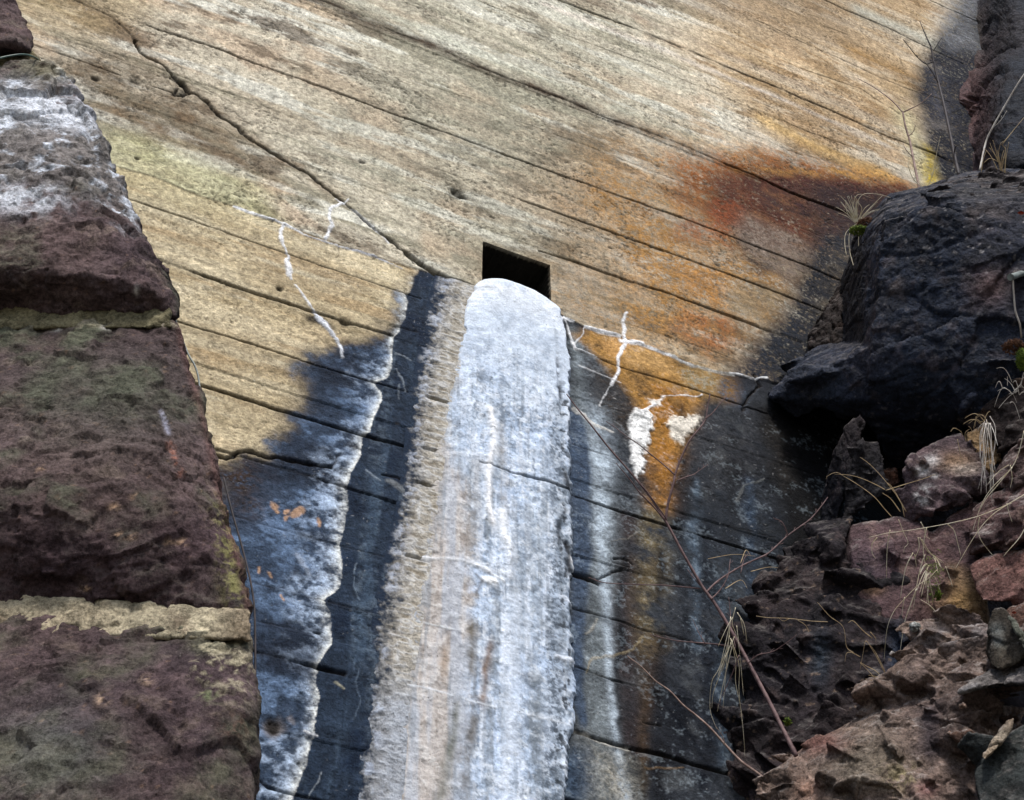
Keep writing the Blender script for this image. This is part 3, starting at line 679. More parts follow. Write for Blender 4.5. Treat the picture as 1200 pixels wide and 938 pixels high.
# drip streaks
def drip(pts, c, k, r=1.0, dep=0.0, n=None):
    q = np.array(sorted([(uv(x, y)[1], uv(x, y)[0], abs(uv(x+hh, y)[0]-uv(x, y)[0])) for x, y, hh in pts]))
    cc = np.interp(VV, q[:, 0], q[:, 1]); hw = np.interp(VV, q[:, 0], q[:, 2])
    m = np.exp(-((UU+nz_p*0.010-cc)/hw)**2)*sst((q[-1, 0]-VV)/0.05+0.5)*sst((VV-q[0, 0])/0.08+0.5)
    if n is not None: m = m*np.clip(n, 0, 1)
    fp(c, m, min(1, k*1.25)); h_ = m
    return m
drip([(552, 725, 5), (551, 760, 6), (550, 800, 4)], (104, 98, 88), .8, n=.7+.6*nz_p)
drip([(573, 755, 5), (567, 790, 5), (564, 830, 5)], (124, 106, 94), .85, n=.8+.5*nz_p)
drip([(518, 760, 5), (518, 800, 5)], (150, 132, 114), .6)
drip([(534, 820, 4), (530, 870, 6), (518, 920, 7), (512, 945, 8)], (116, 118, 112), .8, n=.7+.7*nz_p)
drip([(558, 840, 6), (548, 880, 7), (540, 945, 8)], (112, 110, 108), .75, n=.6+.8*nz_p)
drip([(556, 540, 7), (556, 600, 8), (556, 660, 6)], (150, 148, 146), .6, n=.6+.8*nz_p)
drip([(640, 700, 10), (635, 760, 12), (630, 850, 10), (625, 945, 8)], (110, 118, 124), .55, n=.3+1.6*nz_p)
drip([(585, 500, 5), (590, 560, 6), (588, 620, 6)], (158, 154, 150), .5, n=.6+.8*nz_p)
drip([(608, 850, 6), (606, 945, 7)], (130, 140, 150), .5, n=.4+1.2*nz_p)
drip([(648, 790, 8), (640, 900, 8)], (210, 222, 240), .5, n=.6+.8*nz_p)
drip([(600, 700, 9), (598, 820, 12), (588, 945, 12)], (216, 226, 240), .6, n=.6+.8*nz_p)
dkz = np.exp(-((UU-fb([(652, 560), (654, 620), (650, 700), (646, 760), (648, 850), (640, 945)]))/.030)**2)*sst((dt-.5)/.2); fp((44, 52, 62), dkz*sst((gr_*.7+gr2*.7-.02)*5), .85)
fp((120, 134, 150), dkz, .35)
# raised white runs
for pl, r, c, k, up_ in (([(572, 485), (574, 520), (570, 560), (571, 600), (576, 618)], .011, (252, 253, 255), 1, .012), ([(576, 500), (577, 535)], .018, (250, 252, 255), .8, .010),
                         ([(586, 605), (588, 625), (593, 645)], .018, (248, 251, 255), .9, .012), ([(594, 640), (596, 680)], .012, (240, 246, 255), .6, .008),
                         ([(458, 650), (495, 655), (540, 660), (560, 668), (588, 684)], .006, (240, 243, 246), .75, .005), ([(564, 682), (578, 686)], .012, (252, 252, 250), 1, .012), ([(548, 660), (570, 672)], .012, (246, 248, 252), .7, .006),
                         ([(440, 797), (490, 807), (538, 821), (578, 831)], .003, (230, 236, 244), .65, .0015), ([(600, 836), (640, 846), (675, 856)], .003, (230, 236, 244), .55, .0015),
                         ([(455, 723), (485, 729), (530, 741)], .003, (230, 236, 240), .5, .0015), ([(560, 751), (598, 758)], .003, (230, 236, 244), .5, .0012), ([(650, 773), (668, 777), (683, 783)], .010, (240, 246, 255), .8, .010),
                         ([(655, 702), (674, 712)], .010, (240, 246, 255), .8, .008)):
    m, t = pxline(pl, r, .006); m = m*np.clip(.85+nz_p*.8, 0, 1); fp(c, m, k); h = h+m*up_*lip*.7
for pl, r, dep in (([(612, 560), (640, 568), (670, 579)], .0045, .010), ([(560, 545), (600, 557), (615, 561)], .004, .004)):
    m, t = pxline(pl, r); fp((60, 66, 74), m, .75); h = h-m*dep
fp((70, 66, 62), pxline([(556, 676), (563, 684), (556, 700)], .006)[0], .6)
# slit near the right edge and the loose black speckle on that side
m, t = pxline([(647, 408), (649, 430), (652, 455), (654, 480), (655, 502)], .0085, .004); m = m*np.sin(np.pi*np.clip(t, 0, 1)); h = h*(1-.3*m); fp((40, 46, 56), m*sst(nz_s*2.5+.8), .95)
m, t = pxline([(645, 388), (647, 410)], .010); fp((120, 130, 142), m*sst(nz_s*2+.4), .4)
spk = sst((fbm(pw, 60, 3, 44).reshape(VV.shape)-0.22)*5)
edge = np.exp(-((drr-0.035)/0.035)**2)*sst((dt-0.35)/0.2)
sp2 = spk*edge; fp((40, 46, 54), sp2, .9); h = h*(1-.15*sp2)
m, t = pxline([(660, 560), (664, 575)], .012); fp((30, 34, 42), m, .9)
m, t = pxline([(658, 600), (652, 620), (650, 640)], .009, .02); fp((40, 46, 54), m, .8)
m, t = pxline([(662, 640), (667, 655), (666, 672)], .014, .012); fp((22, 24, 30), m, .95); h = h*(1-.8*m)
m, t = pxline([(670, 655), (674, 668), (676, 676)], .010, .004); fp((244, 248, 252), m, .9)
h = np.maximum(h, 0.002)
off = (h+0.004)*lip-0.16*(1-lip)**2-0.012*np.exp(-dl/0.004)-0.012*np.exp(-drr/0.004)+0.0
seam = np.exp(-((dt-0.36)/0.006)**2); fp((170, 176, 186), seam, .4)
fpts = (P0+UU[..., None]*WD+VV[..., None]*ZZ+off[..., None]*WN).reshape(-1, 3)
crust = empty("lime_deposit", wpt(0, vb, 0))
tag(crust, "thick white lime crust spilling from the square drain hole down the concrete wall", "mineral deposit")
co = np.array(crust.location)
me = mesh_grid("white_crust", fpts-co, na, nvf); set_col(me, "tint", C.reshape(-1, 3), np.clip(0.62+0*C[..., 0].reshape(-1), 0, 1))
M_lime = surf_mat("lime_crust", 0.30, 0.6, 0.003, 0.12, 120.0)
link("white_crust", me, M_lime, crust)
# ribbed beige band to the left of it
RL = [(510, 322), (508, 330), (502, 350), (494, 375), (490, 410), (480, 455), (475, 475), (474, 520), (472, 545), (466, 583), (455, 633), (447, 670), (438, 705), (436, 728), (432, 798), (424, 843), (416, 878), (408, 950), (404, 1010)]
na2 = 80; a2 = np.linspace(0, 1, na2); vt2 = uv(525, 327)[1]; vb2 = vb
nv2 = int((vt2-vb2)/0.0028); VV2 = vt2+(vb2-vt2)*np.linspace(0, 1, nv2)[:, None]*np.ones((1, na2))
l2 = np.array(sorted(PX(RL), key=lambda q: q[1])); f2 = np.array(sorted(PX(FL), key=lambda q: q[1]))
L2 = np.interp(VV2, l2[:, 1], l2[:, 0]); R2 = np.interp(VV2, f2[:, 1], f2[:, 0])+0.035
UU2 = L2+(R2-L2)*a2; p2 = np.stack([UU2, VV2, UU2*0], -1).reshape(-1, 3)
n1 = fbm(p2*np.array([1, 2.6, 1]), 13, 3, 61).reshape(UU2.shape); n2 = fbm(p2, 55, 4, 62, .6).reshape(UU2.shape); n3 = fbm(p2, 6, 3, 63).reshape(UU2.shape)
phase = (VV2+0.25*(UU2-L2)+n1*0.020)*2*np.pi/0.036
ribs = (0.5+0.5*np.sin(phase))**1.2
rg = fbm(p2*np.array([1.0, 2.2, 1]), 26, 3, 64, ridged=True).reshape(UU2.shape)
e2 = sst(a2[None]/0.5-.1+n2*0.15); e2r = 1
h2 = e2*(0.006+0.0012*ribs*(0.6+n3)+0.0026*rg+0.002*n1+n2*0.0025)-0.006*(1-e2)
for yy in (470, 531, 573, 662):      # board joints read through the crust
    vj = uv(510, yy)[1]; mj = np.exp(-((VV2-vj+0.0*UU2)/0.006)**2)*sst((a2[None]-.3)/.2); h2 = h2-mj*0.012
cb = np.empty(UU2.shape+(3,)); dark2 = A((38, 49, 65)); be = A((176, 170, 158))
n4 = fbm(p2, 90, 3, 65, .7).reshape(UU2.shape); mm = sst(a2[None]/0.62-.05+n1*0.35+n2*0.45+n4*.35)[..., None]; mm = mm*sst(a2[None, :, None]/.12-.1); cb[:] = dark2*(1-mm)+be*mm
m_ = (sst((rg-0.2)*2)*mm[..., 0]*0.5)[..., None]; cb = cb*(1-m_)+A((212, 214, 216))*m_
m_ = (sst((0.15-rg-0.3*ribs)*2.5)*0.6*mm[..., 0])[..., None]; cb = cb*(1-m_)+A((112, 100, 80))*m_
lowb = sst((uv(450, 800)[1]-VV2)/0.2+.5)[..., None]*0.55*mm; cb = cb*(1-lowb)+A((150, 164, 184))*lowb
m_ = (np.exp(-((a2[None]-.28)/.16)**2)*sst((n2+n1-.0)*2)*0.5)[..., None]; cb = cb*(1-m_)+A((168, 182, 206))*m_
pp = (P0+UU2[..., None]*WD+VV2[..., None]*ZZ+(h2+0.003)[..., None]*WN).reshape(-1, 3)
me = mesh_grid("ribbed_crust", pp-co, na2, nv2); set_col(me, "tint", cb.reshape(-1, 3), 0.85)
o = link("ribbed_crust", me, surf_mat("ribbed_lime", 0.5, 0.8, 0.003, 0.06, 140.0), crust); tag(o, "beige rippled crust band along the left edge")

# ================================================================== ROCK
def rock_mat(name, grain=0.95, bstr=1.0, bdist=0.006, spec=0.10, fs=120.0, vstr=0.55):
    m, n, b = newmat(name)
    at = nd(n, "ShaderNodeAttribute", attribute_name="tint")
    tc = nd(n, "ShaderNodeTexCoord"); co = tc.outputs["Object"]
    f1 = noise(n, co, fs, 8, 0.75); f2 = noise(n, co, fs*0.22, 8, 0.7); f3 = noise(n, co, fs*3.2, 4, 0.7)
    g = mth(n, 'ADD', mth(n, 'MULTIPLY', f1, 0.45), mth(n, 'MULTIPLY', f2, 0.35)); g = mth(n, 'ADD', g, mth(n, 'MULTIPLY', f3, 0.2))
    g = ramp(n, g, 0.36, 0.66)
    v = mth(n, 'ADD', mth(n, 'MULTIPLY', g, grain*1.6), 1.0-grain*0.8)
    vc = nd(n, "ShaderNodeCombineColor")
    for i in range(3): n.links.new(v, vc.inputs[i])
    c = mixc(n, 1.0, at.outputs["Color"], vc.outputs[0], 'MULTIPLY')
    sp = ramp(n, noise(n, co, fs*1.7, 3, 0.5), 0.68, 0.76)          # pale mineral specks
    c = mixc(n, mth(n, 'MULTIPLY', sp, 0.30), c, (0.33, 0.30, 0.27))
    n.links.new(c, b.inputs["Base Color"]); n.links.new(at.outputs["Alpha"], b.inputs["Roughness"])
    b.inputs["Specular IOR Level"].default_value = spec
    dn = nd(n, "ShaderNodeTexNoise"); dn.inputs["Scale"].default_value = 9.0; dn.inputs["Detail"].default_value = 4; n.links.new(co, dn.inputs["Vector"])
    wv = nd(n, "ShaderNodeVectorMath", operation='MULTIPLY_ADD'); n.links.new(dn.outputs["Color"], wv.inputs[0]); wv.inputs[1].default_value = (.05, .05, .05); n.links.new(co, wv.inputs[2])
    nrm = None
    for sc_, ds_ in ((fs*.22, .030), (fs*.62, .011)):
        vo = nd(n, "ShaderNodeTexVoronoi", distance='CHEBYCHEV'); vo.inputs["Scale"].default_value = sc_; n.links.new(wv.outputs[0], vo.inputs["Vector"])
        nrm = bump(n, vo.outputs["Distance"], vstr, ds_, nrm)
    nrm = bump(n, f2, bstr*0.9, bdist*2.5, nrm); n.links.new(bump(n, f1, bstr, bdist, nrm), b.inputs["Normal"])
    return m
M_rock = rock_mat("fractured_rock")
M_sand = rock_mat("quarry_faced_sandstone", 0.9, 1.0, 0.005, 0.05, 130.0, 0.35)

def displace(me, facet=0.12, famp=0.03, amp=0.012, fine=0.004, seed=0, crack=0.012, aniso=(1, 1, 1), ridge=0.0, relax=1.0, soft=False, chunky=False):
    n = len(me.vertices); co = np.empty(n*3, np.float32); me.vertices.foreach_get("co", co); p = co.reshape(-1, 3).astype(np.float64)
    no = np.empty(n*3, np.float32); me.vertices.foreach_get("normal", no); N = no.reshape(-1, 3).astype(np.float64)
    an = np.array(aniso); ks = 1.0 if soft else 0.0
    wp = p+np.stack([fbm(p, 4, 3, seed+k) for k in (1, 2, 3)], 1)*facet*(0.5 if soft else 0.16)
    off = 0; first = None
    for lv, (sc, am, ck) in enumerate(((1.0, .62, .8), (2.2, .26, .35), (4.6, .10, .12))):
        if soft: am *= (1.0, 1.9, 2.4)[lv]
        elif chunky: am *= .5
        q = wp*an/facet*sc+lv*3.7
        d1, d2, r, bd = cells(q, seed+lv*7)
        tilt = ((r[:, :3]-0.5)*bd).sum(1)
        off = off+famp*am*((r[:, 3]-0.5)*0.9+tilt*2.0)-crack*ck*(1-sst((d2-d1)/0.12))
        if lv == 0: first = (r, np.clip((d2-d1)/0.12, 0, 1))
        if lv == 1: rb_ = r
    r, gap = first
    off = off+amp*(0.55 if soft else .22 if chunky else 0.5)*fbm(p*an, 5, 6, seed+11, 0.55)
    if ridge: off = off+ridge*(.5 if soft else .22)*fbm(p*an, 12, 5, seed+15, 0.6, ridged=True)
    off = off+fine*fbm(p, 45, 4, seed+19, 0.7)
    p2 = p+N*off[:, None]*relax
    me.vertices.foreach_set("co", p2.astype(np.float32).ravel()); me.update()
    return p2, N, dict(cell=r, sub=rb_, gap=gap, off=off)

def default_paint(cols, seed, rough=0.8, scale=1.0):
    cols = [A(c) for c in cols]
    def f(p, px, py, info):
        a = sst(0.5+fbm(p, 2.6*scale, 4, seed)*1.4)[:, None]; b = sst((fbm(p, 7*scale, 5, seed+5, .6)+.0)*2.2)[:, None]; c = sst((fbm(p, 16*scale, 4, seed+9, .6)-.18)*3)[:, None]
        col = cols[0]*(1-a)+cols[1]*a
        col = col*(1-b*0.65)+cols[2]*b*0.65
        if len(cols) > 3: col = col*(1-c*0.6)+cols[3]*c*0.6
        col = col*(0.80+0.4*info['cell'][:, :1])*(0.88+0.24*info['sub'][:, :1])
        return col, np.full(len(p), rough)
    return f
def hull_bm(pieces, thick, chunks=None, seed=0, bed=.8, jag=.17):
    bm = bmesh.new(); rn = np.random.default_rng(seed)
    if chunks:
        nC, r0, r1 = chunks
        tilt = np.array([[1, 0, .25], [-.1, 1, .3], [-.3, -.2, 1]])
        for pts in pieces:
            F = [np.array(P(*q)) for q in pts]; t0 = bmesh.new()
            for q in F: t0.verts.new(q)
            r = bmesh.ops.convex_hull(t0, input=t0.verts); t0.faces.ensure_lookup_table()
            fc = [f for f in t0.faces if abs(f.normal.dot(Vector(FWD))) > .12]; ar = np.array([f.calc_area() for f in fc]); ar /= ar.sum()
            for k in range(nC//len(pieces)):
                f = fc[rn.choice(len(fc), p=ar)]; w_ = rn.dirichlet(np.ones(3)); c = sum(np.array(v.co)*w_[i] for i, v in enumerate(f.verts[:3]))
                nn = np.array(f.normal); nn = -nn if nn@FWD > 0 else nn
                R_ = r0+(r1-r0)*rn.random()**1.5
                b = bmesh.new(); BED = bed; X = rn.normal(size=(10, 3)); X /= np.linalg.norm(X, axis=1)[:, None]; X *= R_*(np.array([1.25, .8, .62]) if rn.random() < BED else np.array([.7, .8, 1.2])); X = X@(tilt+rn.normal(size=(3, 3))*jag).T
                for x in X: b.verts.new(c-nn*R_*.32+x)
                rr = bmesh.ops.convex_hull(b, input=b.verts); bmesh.ops.delete(b, geom=list({g for g in rr["geom_interior"]+rr["geom_unused"] if isinstance(g, bmesh.types.BMVert)}), context='VERTS')
                bmesh.ops.recalc_face_normals(b, faces=b.faces); t = bpy.data.meshes.new("t"); b.to_mesh(t); b.free(); bm.from_mesh(t); bpy.data.meshes.remove(t)
            t0.free()
    for pts in pieces:
        b = bmesh.new(); F = np.array([P(*q) for q in pts]); cen = F.mean(0)
        Bk = CAM+(F-CAM)*(1+thick/np.linalg.norm(cen-CAM)); Bk = Bk.mean(0)+(Bk-Bk.mean(0))*0.88
        for q in list(F)+list(Bk): b.verts.new(q)
        r = bmesh.ops.convex_hull(b, input=b.verts)
        bmesh.ops.delete(b, geom=list({g for g in r["geom_interior"]+r["geom_unused"] if isinstance(g, bmesh.types.BMVert)}), context='VERTS')
        bmesh.ops.recalc_face_normals(b, faces=b.faces)
        t = bpy.data.meshes.new("t"); b.to_mesh(t); b.free(); bm.from_mesh(t); bpy.data.meshes.remove(t)
    return bm
def voxel(bm, size, smooth=2, sm=0.5):
    me = bpy.data.meshes.new("tmp"); bm.to_mesh(me); bm.free()
    o = bpy.data.objects.new("tmp", me); COL.objects.link(o)
    m = o.modifiers.new("r", 'REMESH'); m.mode = 'VOXEL'; m.voxel_size = size; m.use_smooth_shade = True
    if smooth:
        s_ = o.modifiers.new("s", 'SMOOTH'); s_.factor = sm; s_.iterations = smooth
    dg = bpy.context.evaluated_depsgraph_get(); dg.update()
    out = bpy.data.meshes.new_from_object(o.evaluated_get(dg)); bpy.data.objects.remove(o); bpy.data.meshes.remove(me)
    return out
NV_TOT = 0
def rock(name, label, pieces, cols, thick=0.4, vox=0.008, facet=0.12, famp=0.03, amp=0.012, fine=0.003, seed=1, crack=0.01, aniso=(1, 1, 1),
         paintf=None, mat=None, group=None, cat="rock", rough=0.8, parent=None, smooth=1, ridge=0.0, soft=False, chunks=None):
    global NV_TOT
    if isinstance(pieces[0][0], (int, float)): pieces = [pieces]
    me = voxel(hull_bm(pieces, thick, chunks, seed), vox, smooth); me.name = name
    me.polygons.foreach_set("use_smooth", np.ones(len(me.polygons), bool))
    p, N, info = displace(me, facet, famp, amp, fine, seed, crack, aniso, ridge, 1.0, soft, bool(chunks))
    px, py, f = to_px_arr(p)
    c, r = default_paint(cols, seed, rough)(p, px, py, info)
    nn_ = np.empty(len(p)*3, np.float32); me.vertices.foreach_get("normal", nn_); N = nn_.reshape(-1, 3).astype(float)
    lumc = c.mean(); top_hilite = sst((N[:, 2]-.15)*2.0)*sst(fbm(p, 24, 5, seed+3, .7)*2.6+.35)
    if mat is None: c = c*(1-top_hilite[:, None]*.55)+np.clip(A((188, 180, 174))*min(1.0, .25+lumc*10), 0, 1)*top_hilite[:, None]*.55  # pale highlights painted onto up-facing facets, broken up by noise
    if paintf: c, r = paintf(p, px, py, N, info, c, r)
    org = p.mean(0) if parent is None else np.array(parent.location)
    me.vertices.foreach_set("co", (p-org).astype(np.float32).ravel()); me.update()
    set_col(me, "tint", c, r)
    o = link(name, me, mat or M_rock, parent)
    if parent is None: o.location = org; tag(o, label, cat, group)
    elif label: o['label'] = label
    NV_TOT += len(p); print(name, len(p))
    return o
def to_px_arr(p):
    q = p-CAM; f = q@FWD; return CX+FPX*(q@RGT)/f, CY-FPX*(q@UPV)/f, f
def gsp(px, py, x, y, rx, ry=None):
    ry = ry or rx; return np.exp(-((px-x)/rx)**2-((py-y)/ry)**2)
def over(c, col, m):
    m = np.clip(m, 0, 1)[:, None]; return c*(1-m)+A(col)*m

# -- the natural rock face behind and beside the wall (setting)
xs = np.concatenate([np.arange(840, 1216, 2.1), np.geomspace(1220, 2100, 26)]); ys = np.concatenate([-np.geomspace(12, 330, 12)[::-1], np.arange(-8, 952, 2.1), np.geomspace(960, 2600, 26)])
XX, YY = np.meshgrid(xs, ys)
xb = np.interp(YY, [-400, 60, 110, 200, 235, 300, 400, 480, 560, 640, 720, 800, 950, 3000], [1145, 1130, 1116, 1126, 1075, 1005, 975, 985, 965, 935, 905, 878, 880, 900])
den = 0.635-0.407*(XX-CX)/FPX-0.657*(CY-YY)/FPX
DW = 5*0.635/np.maximum(den, 0.22)
topf = sst((300-YY)/120); g = 1.02-(0.0009*np.clip(XX-xb, -60, 260)+0.10*sst((XX-xb)/60))*topf-0.035*sst((XX-xb)/40+.3)*(1-topf)
g = g+0.06*np.exp(-((XX-965)/60)**2-((YY-560)/90)**2)
D = DW*g
pp = (CAM+(FWD+RGT*((XX-CX)/FPX)[..., None]+UPV*((CY-YY)/FPX)[..., None])*D[..., None]).reshape(-1, 3)
pp[:, 2] = np.maximum(pp[:, 2], -0.3)
me = mesh_grid("rock_face", pp, len(xs), len(ys)); me.flip_normals()
p, N, info = displace(me, 0.55, 0.07, 0.05, 0.006, 77, 0.02, (1, 1, .6))
px, py, f = to_px_arr(p)
c, r = default_paint([(34, 40, 50), (44, 42, 48), (24, 25, 31), (62, 56, 58)], 77, 0.75)(p, px, py, info)
c = over(c, (104, 78, 76), gsp(px, py, 1135, 120, 22, 90)*(0.9+.7*fbm(p, 8, 5, 3, .65)))
c = over(c, (74, 74, 58), gsp(px, py, 1136, 40, 14, 30)*.6)
c = over(c, (20, 19, 20), sst((py-300)/80)*.85*sst((1080-px)/60))  # hollow and gaps between rocks: shade painted in as near-black
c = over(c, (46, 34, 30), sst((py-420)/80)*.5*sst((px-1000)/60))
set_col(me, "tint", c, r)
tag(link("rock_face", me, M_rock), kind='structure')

# -- boulders and slabs on the right
BL = [(38, 45, 60), (52, 53, 64), (25, 27, 35), (78, 72, 78)]
BR = [(88, 72, 70), (72, 56, 54), (48, 38, 38), (120, 98, 86)]
DK = [(40, 36, 40), (56, 47, 48), (24, 23, 27), (82, 70, 68)]
def big_paint(p, px, py, N, info, c, r):
    c = over(c, (104, 84, 84), gsp(px, py, 1160, 335, 22, 20)*1.0)
    c = over(c, (92, 84, 84), (gsp(px, py, 1050, 345, 9, 60)+gsp(px, py, 1130, 250, 70, 14))*sst(fbm(p, 20, 4, 8)*2+.2)*.9)
    c = over(c, (52, 50, 48), gsp(px, py, 1160, 225, 80, 16)*.5)
    c = over(c, (60, 72, 90), sst((1000-px)/30)*sst((py-400)/14)*.35)  # wedge at lower left: its lit bluish look put into the colour
    c = over(c, (20, 22, 28), sst((1016-px)/8)*sst((408-py)/12)*.75)  # left facet painted darker, as the side turned from the light
    spk = sst((fbm(p, 70, 2, 91)-.5)*8); c = over(c, (170, 165, 165), spk*.6*(0.3+gsp(px, py, 1130, 270, 90, 40)))
    moss = sst((N[:, 2]-.2)*3)*sst(fbm(p, 12, 3, 5)*2+.1)*sst((225-py)/15); c = over(c, (96, 92, 92), moss*.7)
    return c, np.full(len(p), .72)
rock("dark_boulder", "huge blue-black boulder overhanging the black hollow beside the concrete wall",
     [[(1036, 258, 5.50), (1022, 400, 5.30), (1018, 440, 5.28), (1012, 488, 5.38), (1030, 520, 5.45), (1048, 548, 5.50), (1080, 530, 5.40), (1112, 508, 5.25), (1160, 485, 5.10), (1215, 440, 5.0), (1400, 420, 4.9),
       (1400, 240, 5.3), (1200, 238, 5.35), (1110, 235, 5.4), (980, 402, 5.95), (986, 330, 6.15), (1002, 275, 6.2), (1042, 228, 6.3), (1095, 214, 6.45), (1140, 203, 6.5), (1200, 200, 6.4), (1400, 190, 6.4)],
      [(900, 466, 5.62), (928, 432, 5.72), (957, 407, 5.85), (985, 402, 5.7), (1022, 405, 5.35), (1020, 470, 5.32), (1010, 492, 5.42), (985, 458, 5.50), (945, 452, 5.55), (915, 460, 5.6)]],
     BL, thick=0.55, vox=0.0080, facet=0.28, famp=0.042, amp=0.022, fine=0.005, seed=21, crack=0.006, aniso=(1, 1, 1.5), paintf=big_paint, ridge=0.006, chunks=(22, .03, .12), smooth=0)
rock("boulder_cap", "flat dark ledge of broken rock lying on top of the blue-black boulder",
     [(1078, 222, 6.2), (1110, 214, 6.2), (1150, 204, 6.3), (1215, 200, 6.2), (1380, 196, 6.0), (1380, 232, 5.4), (1215, 238, 5.45), (1150, 236, 5.55), (1100, 236, 5.7), (1060, 240, 5.9)],
     [(52, 48, 50), (66, 58, 58), (34, 31, 34), (130, 122, 120)], thick=.3, vox=.009, facet=.08, famp=.015, amp=.012, seed=33, crack=.004, aniso=(1, 1, 1.6), chunks=(110, .02, .09), smooth=0)
rock("overhang_shelf", "small brown ledge wedged between the dark boulder and the concrete wall joint",
     [(948, 395, 6.0), (975, 375, 6.1), (992, 318, 6.3), (1002, 322, 6.1), (990, 400, 5.85), (968, 410, 5.8), (948, 408, 5.9)],
     [(62, 54, 50), (46, 40, 40), (34, 30, 32), (90, 74, 68)], thick=.2, vox=.008, facet=.06, famp=.02, amp=.012, seed=35)
rock("upright_shard", "thin upright black shard of rock standing in front of the dark hollow",
     [(1008, 484, 5.2), (1013, 496, 5.2), (1001, 525, 5.15), (996, 560, 5.1), (972, 640, 5.1), (962, 645, 5.15), (964, 585, 5.2), (976, 532, 5.2), (990, 500, 5.2)],
     [(38, 38, 44), (54, 48, 50), (24, 24, 28), (74, 64, 66)], thick=.15, vox=.006, facet=.07, famp=.015, amp=.012, seed=41, crack=.003, smooth=0, aniso=(1.6, 1, .6))
rock("quartz_flecked_block", "black block with pale flecks, wedged under the blue-black boulder",
     [(1004, 518, 5.05), (1030, 518, 5.05), (1034, 548, 5.0), (1038, 576, 4.95), (1018, 590, 4.95), (992, 608, 4.95), (990, 575, 5.0), (998, 540, 5.05)],
     [(36, 35, 40), (50, 46, 48), (24, 24, 27), (104, 100, 100)], thick=.3, vox=.006, facet=.07, famp=.02, amp=.015, seed=43, crack=.004, chunks=(24, .015, .05), smooth=0)
rock("brown_pebble", "tiny rusty brown stone tucked in the black gap below the big boulder",
     [(1036, 552, 5.2), (1050, 548, 5.2), (1054, 566, 5.15), (1044, 572, 5.15), (1034, 566, 5.2)], [(110, 66, 44), (74, 48, 36), (50, 34, 30)], thick=.1, vox=.005, facet=.05, famp=.01, amp=.01, seed=45)
def lich(p, px, py, N, info, c, r):
    for x, y, q in ((1092, 540, 9), (1080, 552, 8), (1086, 573, 7), (1081, 587, 7), (1075, 580, 4), (1096, 558, 4)):
        c = over(c, (196, 192, 192), gsp(px, py, x, y, q, q*.65)*sst(fbm(p, 45, 3, 9)*3+.7)*1.3)
    c = over(c, (166, 134, 104), gsp(px, py, 1120, 542, 22, 12)*.7); c = over(c, (196, 180, 166), gsp(px, py, 1130, 550, 16, 6)*.8)
    return c, r
rock("lichen_spotted_slab", "purple-brown slab with white lichen spots, leaning under the big dark boulder",
     [(1058, 551, 4.95), (1075, 530, 5.0), (1110, 512, 5.05), (1126, 508, 5.05), (1136, 545, 4.9), (1150, 545, 4.88), (1160, 556, 4.86), (1152, 572, 4.85), (1118, 588, 4.82), (1098, 598, 4.82), (1070, 604, 4.85), (1064, 585, 4.88)],
     [(108, 90, 92), (88, 74, 78), (58, 50, 58), (150, 130, 122)], thick=.35, vox=.006, facet=.10, famp=.025, amp=.018, seed=47, crack=.004, paintf=lich, chunks=(26, .02, .07), smooth=0)
rock("ochre_block", "ochre block behind the drooping dry grass on the right",
     [(1132, 508, 5.05), (1152, 498, 5.05), (1166, 512, 5.0), (1170, 540, 4.95), (1160, 552, 4.92), (1142, 545, 4.95), (1130, 528, 5.0)],
     [(142, 116, 84), (112, 90, 70), (78, 64, 54), (160, 138, 112)], thick=.25, vox=.006, facet=.07, famp=.02, amp=.014, seed=49, crack=.004, chunks=(16, .015, .04), smooth=0)
rock("mossy_ledge", "dark brown broken ledge tangled with roots at the right edge",
     [(1118, 492, 5.2), (1150, 480, 5.1), (1170, 470, 5.05), (1215, 445, 5.0), (1360, 440, 4.9), (1360, 505, 4.8), (1205, 512, 4.85), (1180, 525, 4.9), (1165, 505, 5.0), (1140, 497, 5.1)],
     [(72, 58, 52), (52, 44, 42), (38, 32, 32), (112, 90, 76)], thick=.35, vox=.0075, facet=.07, famp=.012, amp=.012, seed=51, crack=.003, chunks=(110, .012, .06), smooth=0)
rock("pink_grey_slab", "pinkish grey slab at the right edge, above the narrow black gap",
     [(1162, 556, 4.85), (1180, 530, 4.85), (1205, 512, 4.8), (1360, 500, 4.7), (1360, 560, 4.6), (1205, 556, 4.65), (1180, 572, 4.7), (1164, 572, 4.75)],
     [(120, 98, 92), (96, 80, 78), (70, 58, 60), (150, 130, 122)], thick=.35, vox=.007, facet=.12, famp=.022, amp=.015, seed=53, crack=.004, aniso=(1, 1, 1.6), chunks=(30, .02, .07), smooth=0)
rock("tilted_red_slab", "tilted maroon slab at the right edge, over a long black crack",
     [(1140, 596, 4.75), (1165, 576, 4.72), (1205, 562, 4.68), (1360, 545, 4.6), (1360, 610, 4.4), (1205, 622, 4.45), (1180, 634, 4.5), (1150, 642, 4.55), (1137, 650, 4.6), (1136, 620, 4.68)],
     [(112, 88, 84), (92, 70, 70), (64, 52, 54), (146, 122, 112)], thick=.4, vox=.007, facet=.13, famp=.022, amp=.014, seed=55, crack=.004, aniso=(1, 1, 1.5), chunks=(30, .02, .08), smooth=0)
def redp(p, px, py, N, info, c, r):
    c = over(c, (66, 58, 68), gsp(px, py, 1015, 668, 26, 30)*.7); c = over(c, (150, 118, 92), gsp(px, py, 1022, 690, 14, 8)*.8)
    c = over(c, (148, 122, 88), sst((px-1100)/25)*sst((py-660+(1140-px)*.3)/15)*.85*(.8+.5*fbm(p, 14, 4, 2)))
    c = over(c, (166, 132, 86), gsp(px, py, 1125, 705, 26, 16)*.7)
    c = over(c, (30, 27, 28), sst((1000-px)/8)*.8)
    return c, r
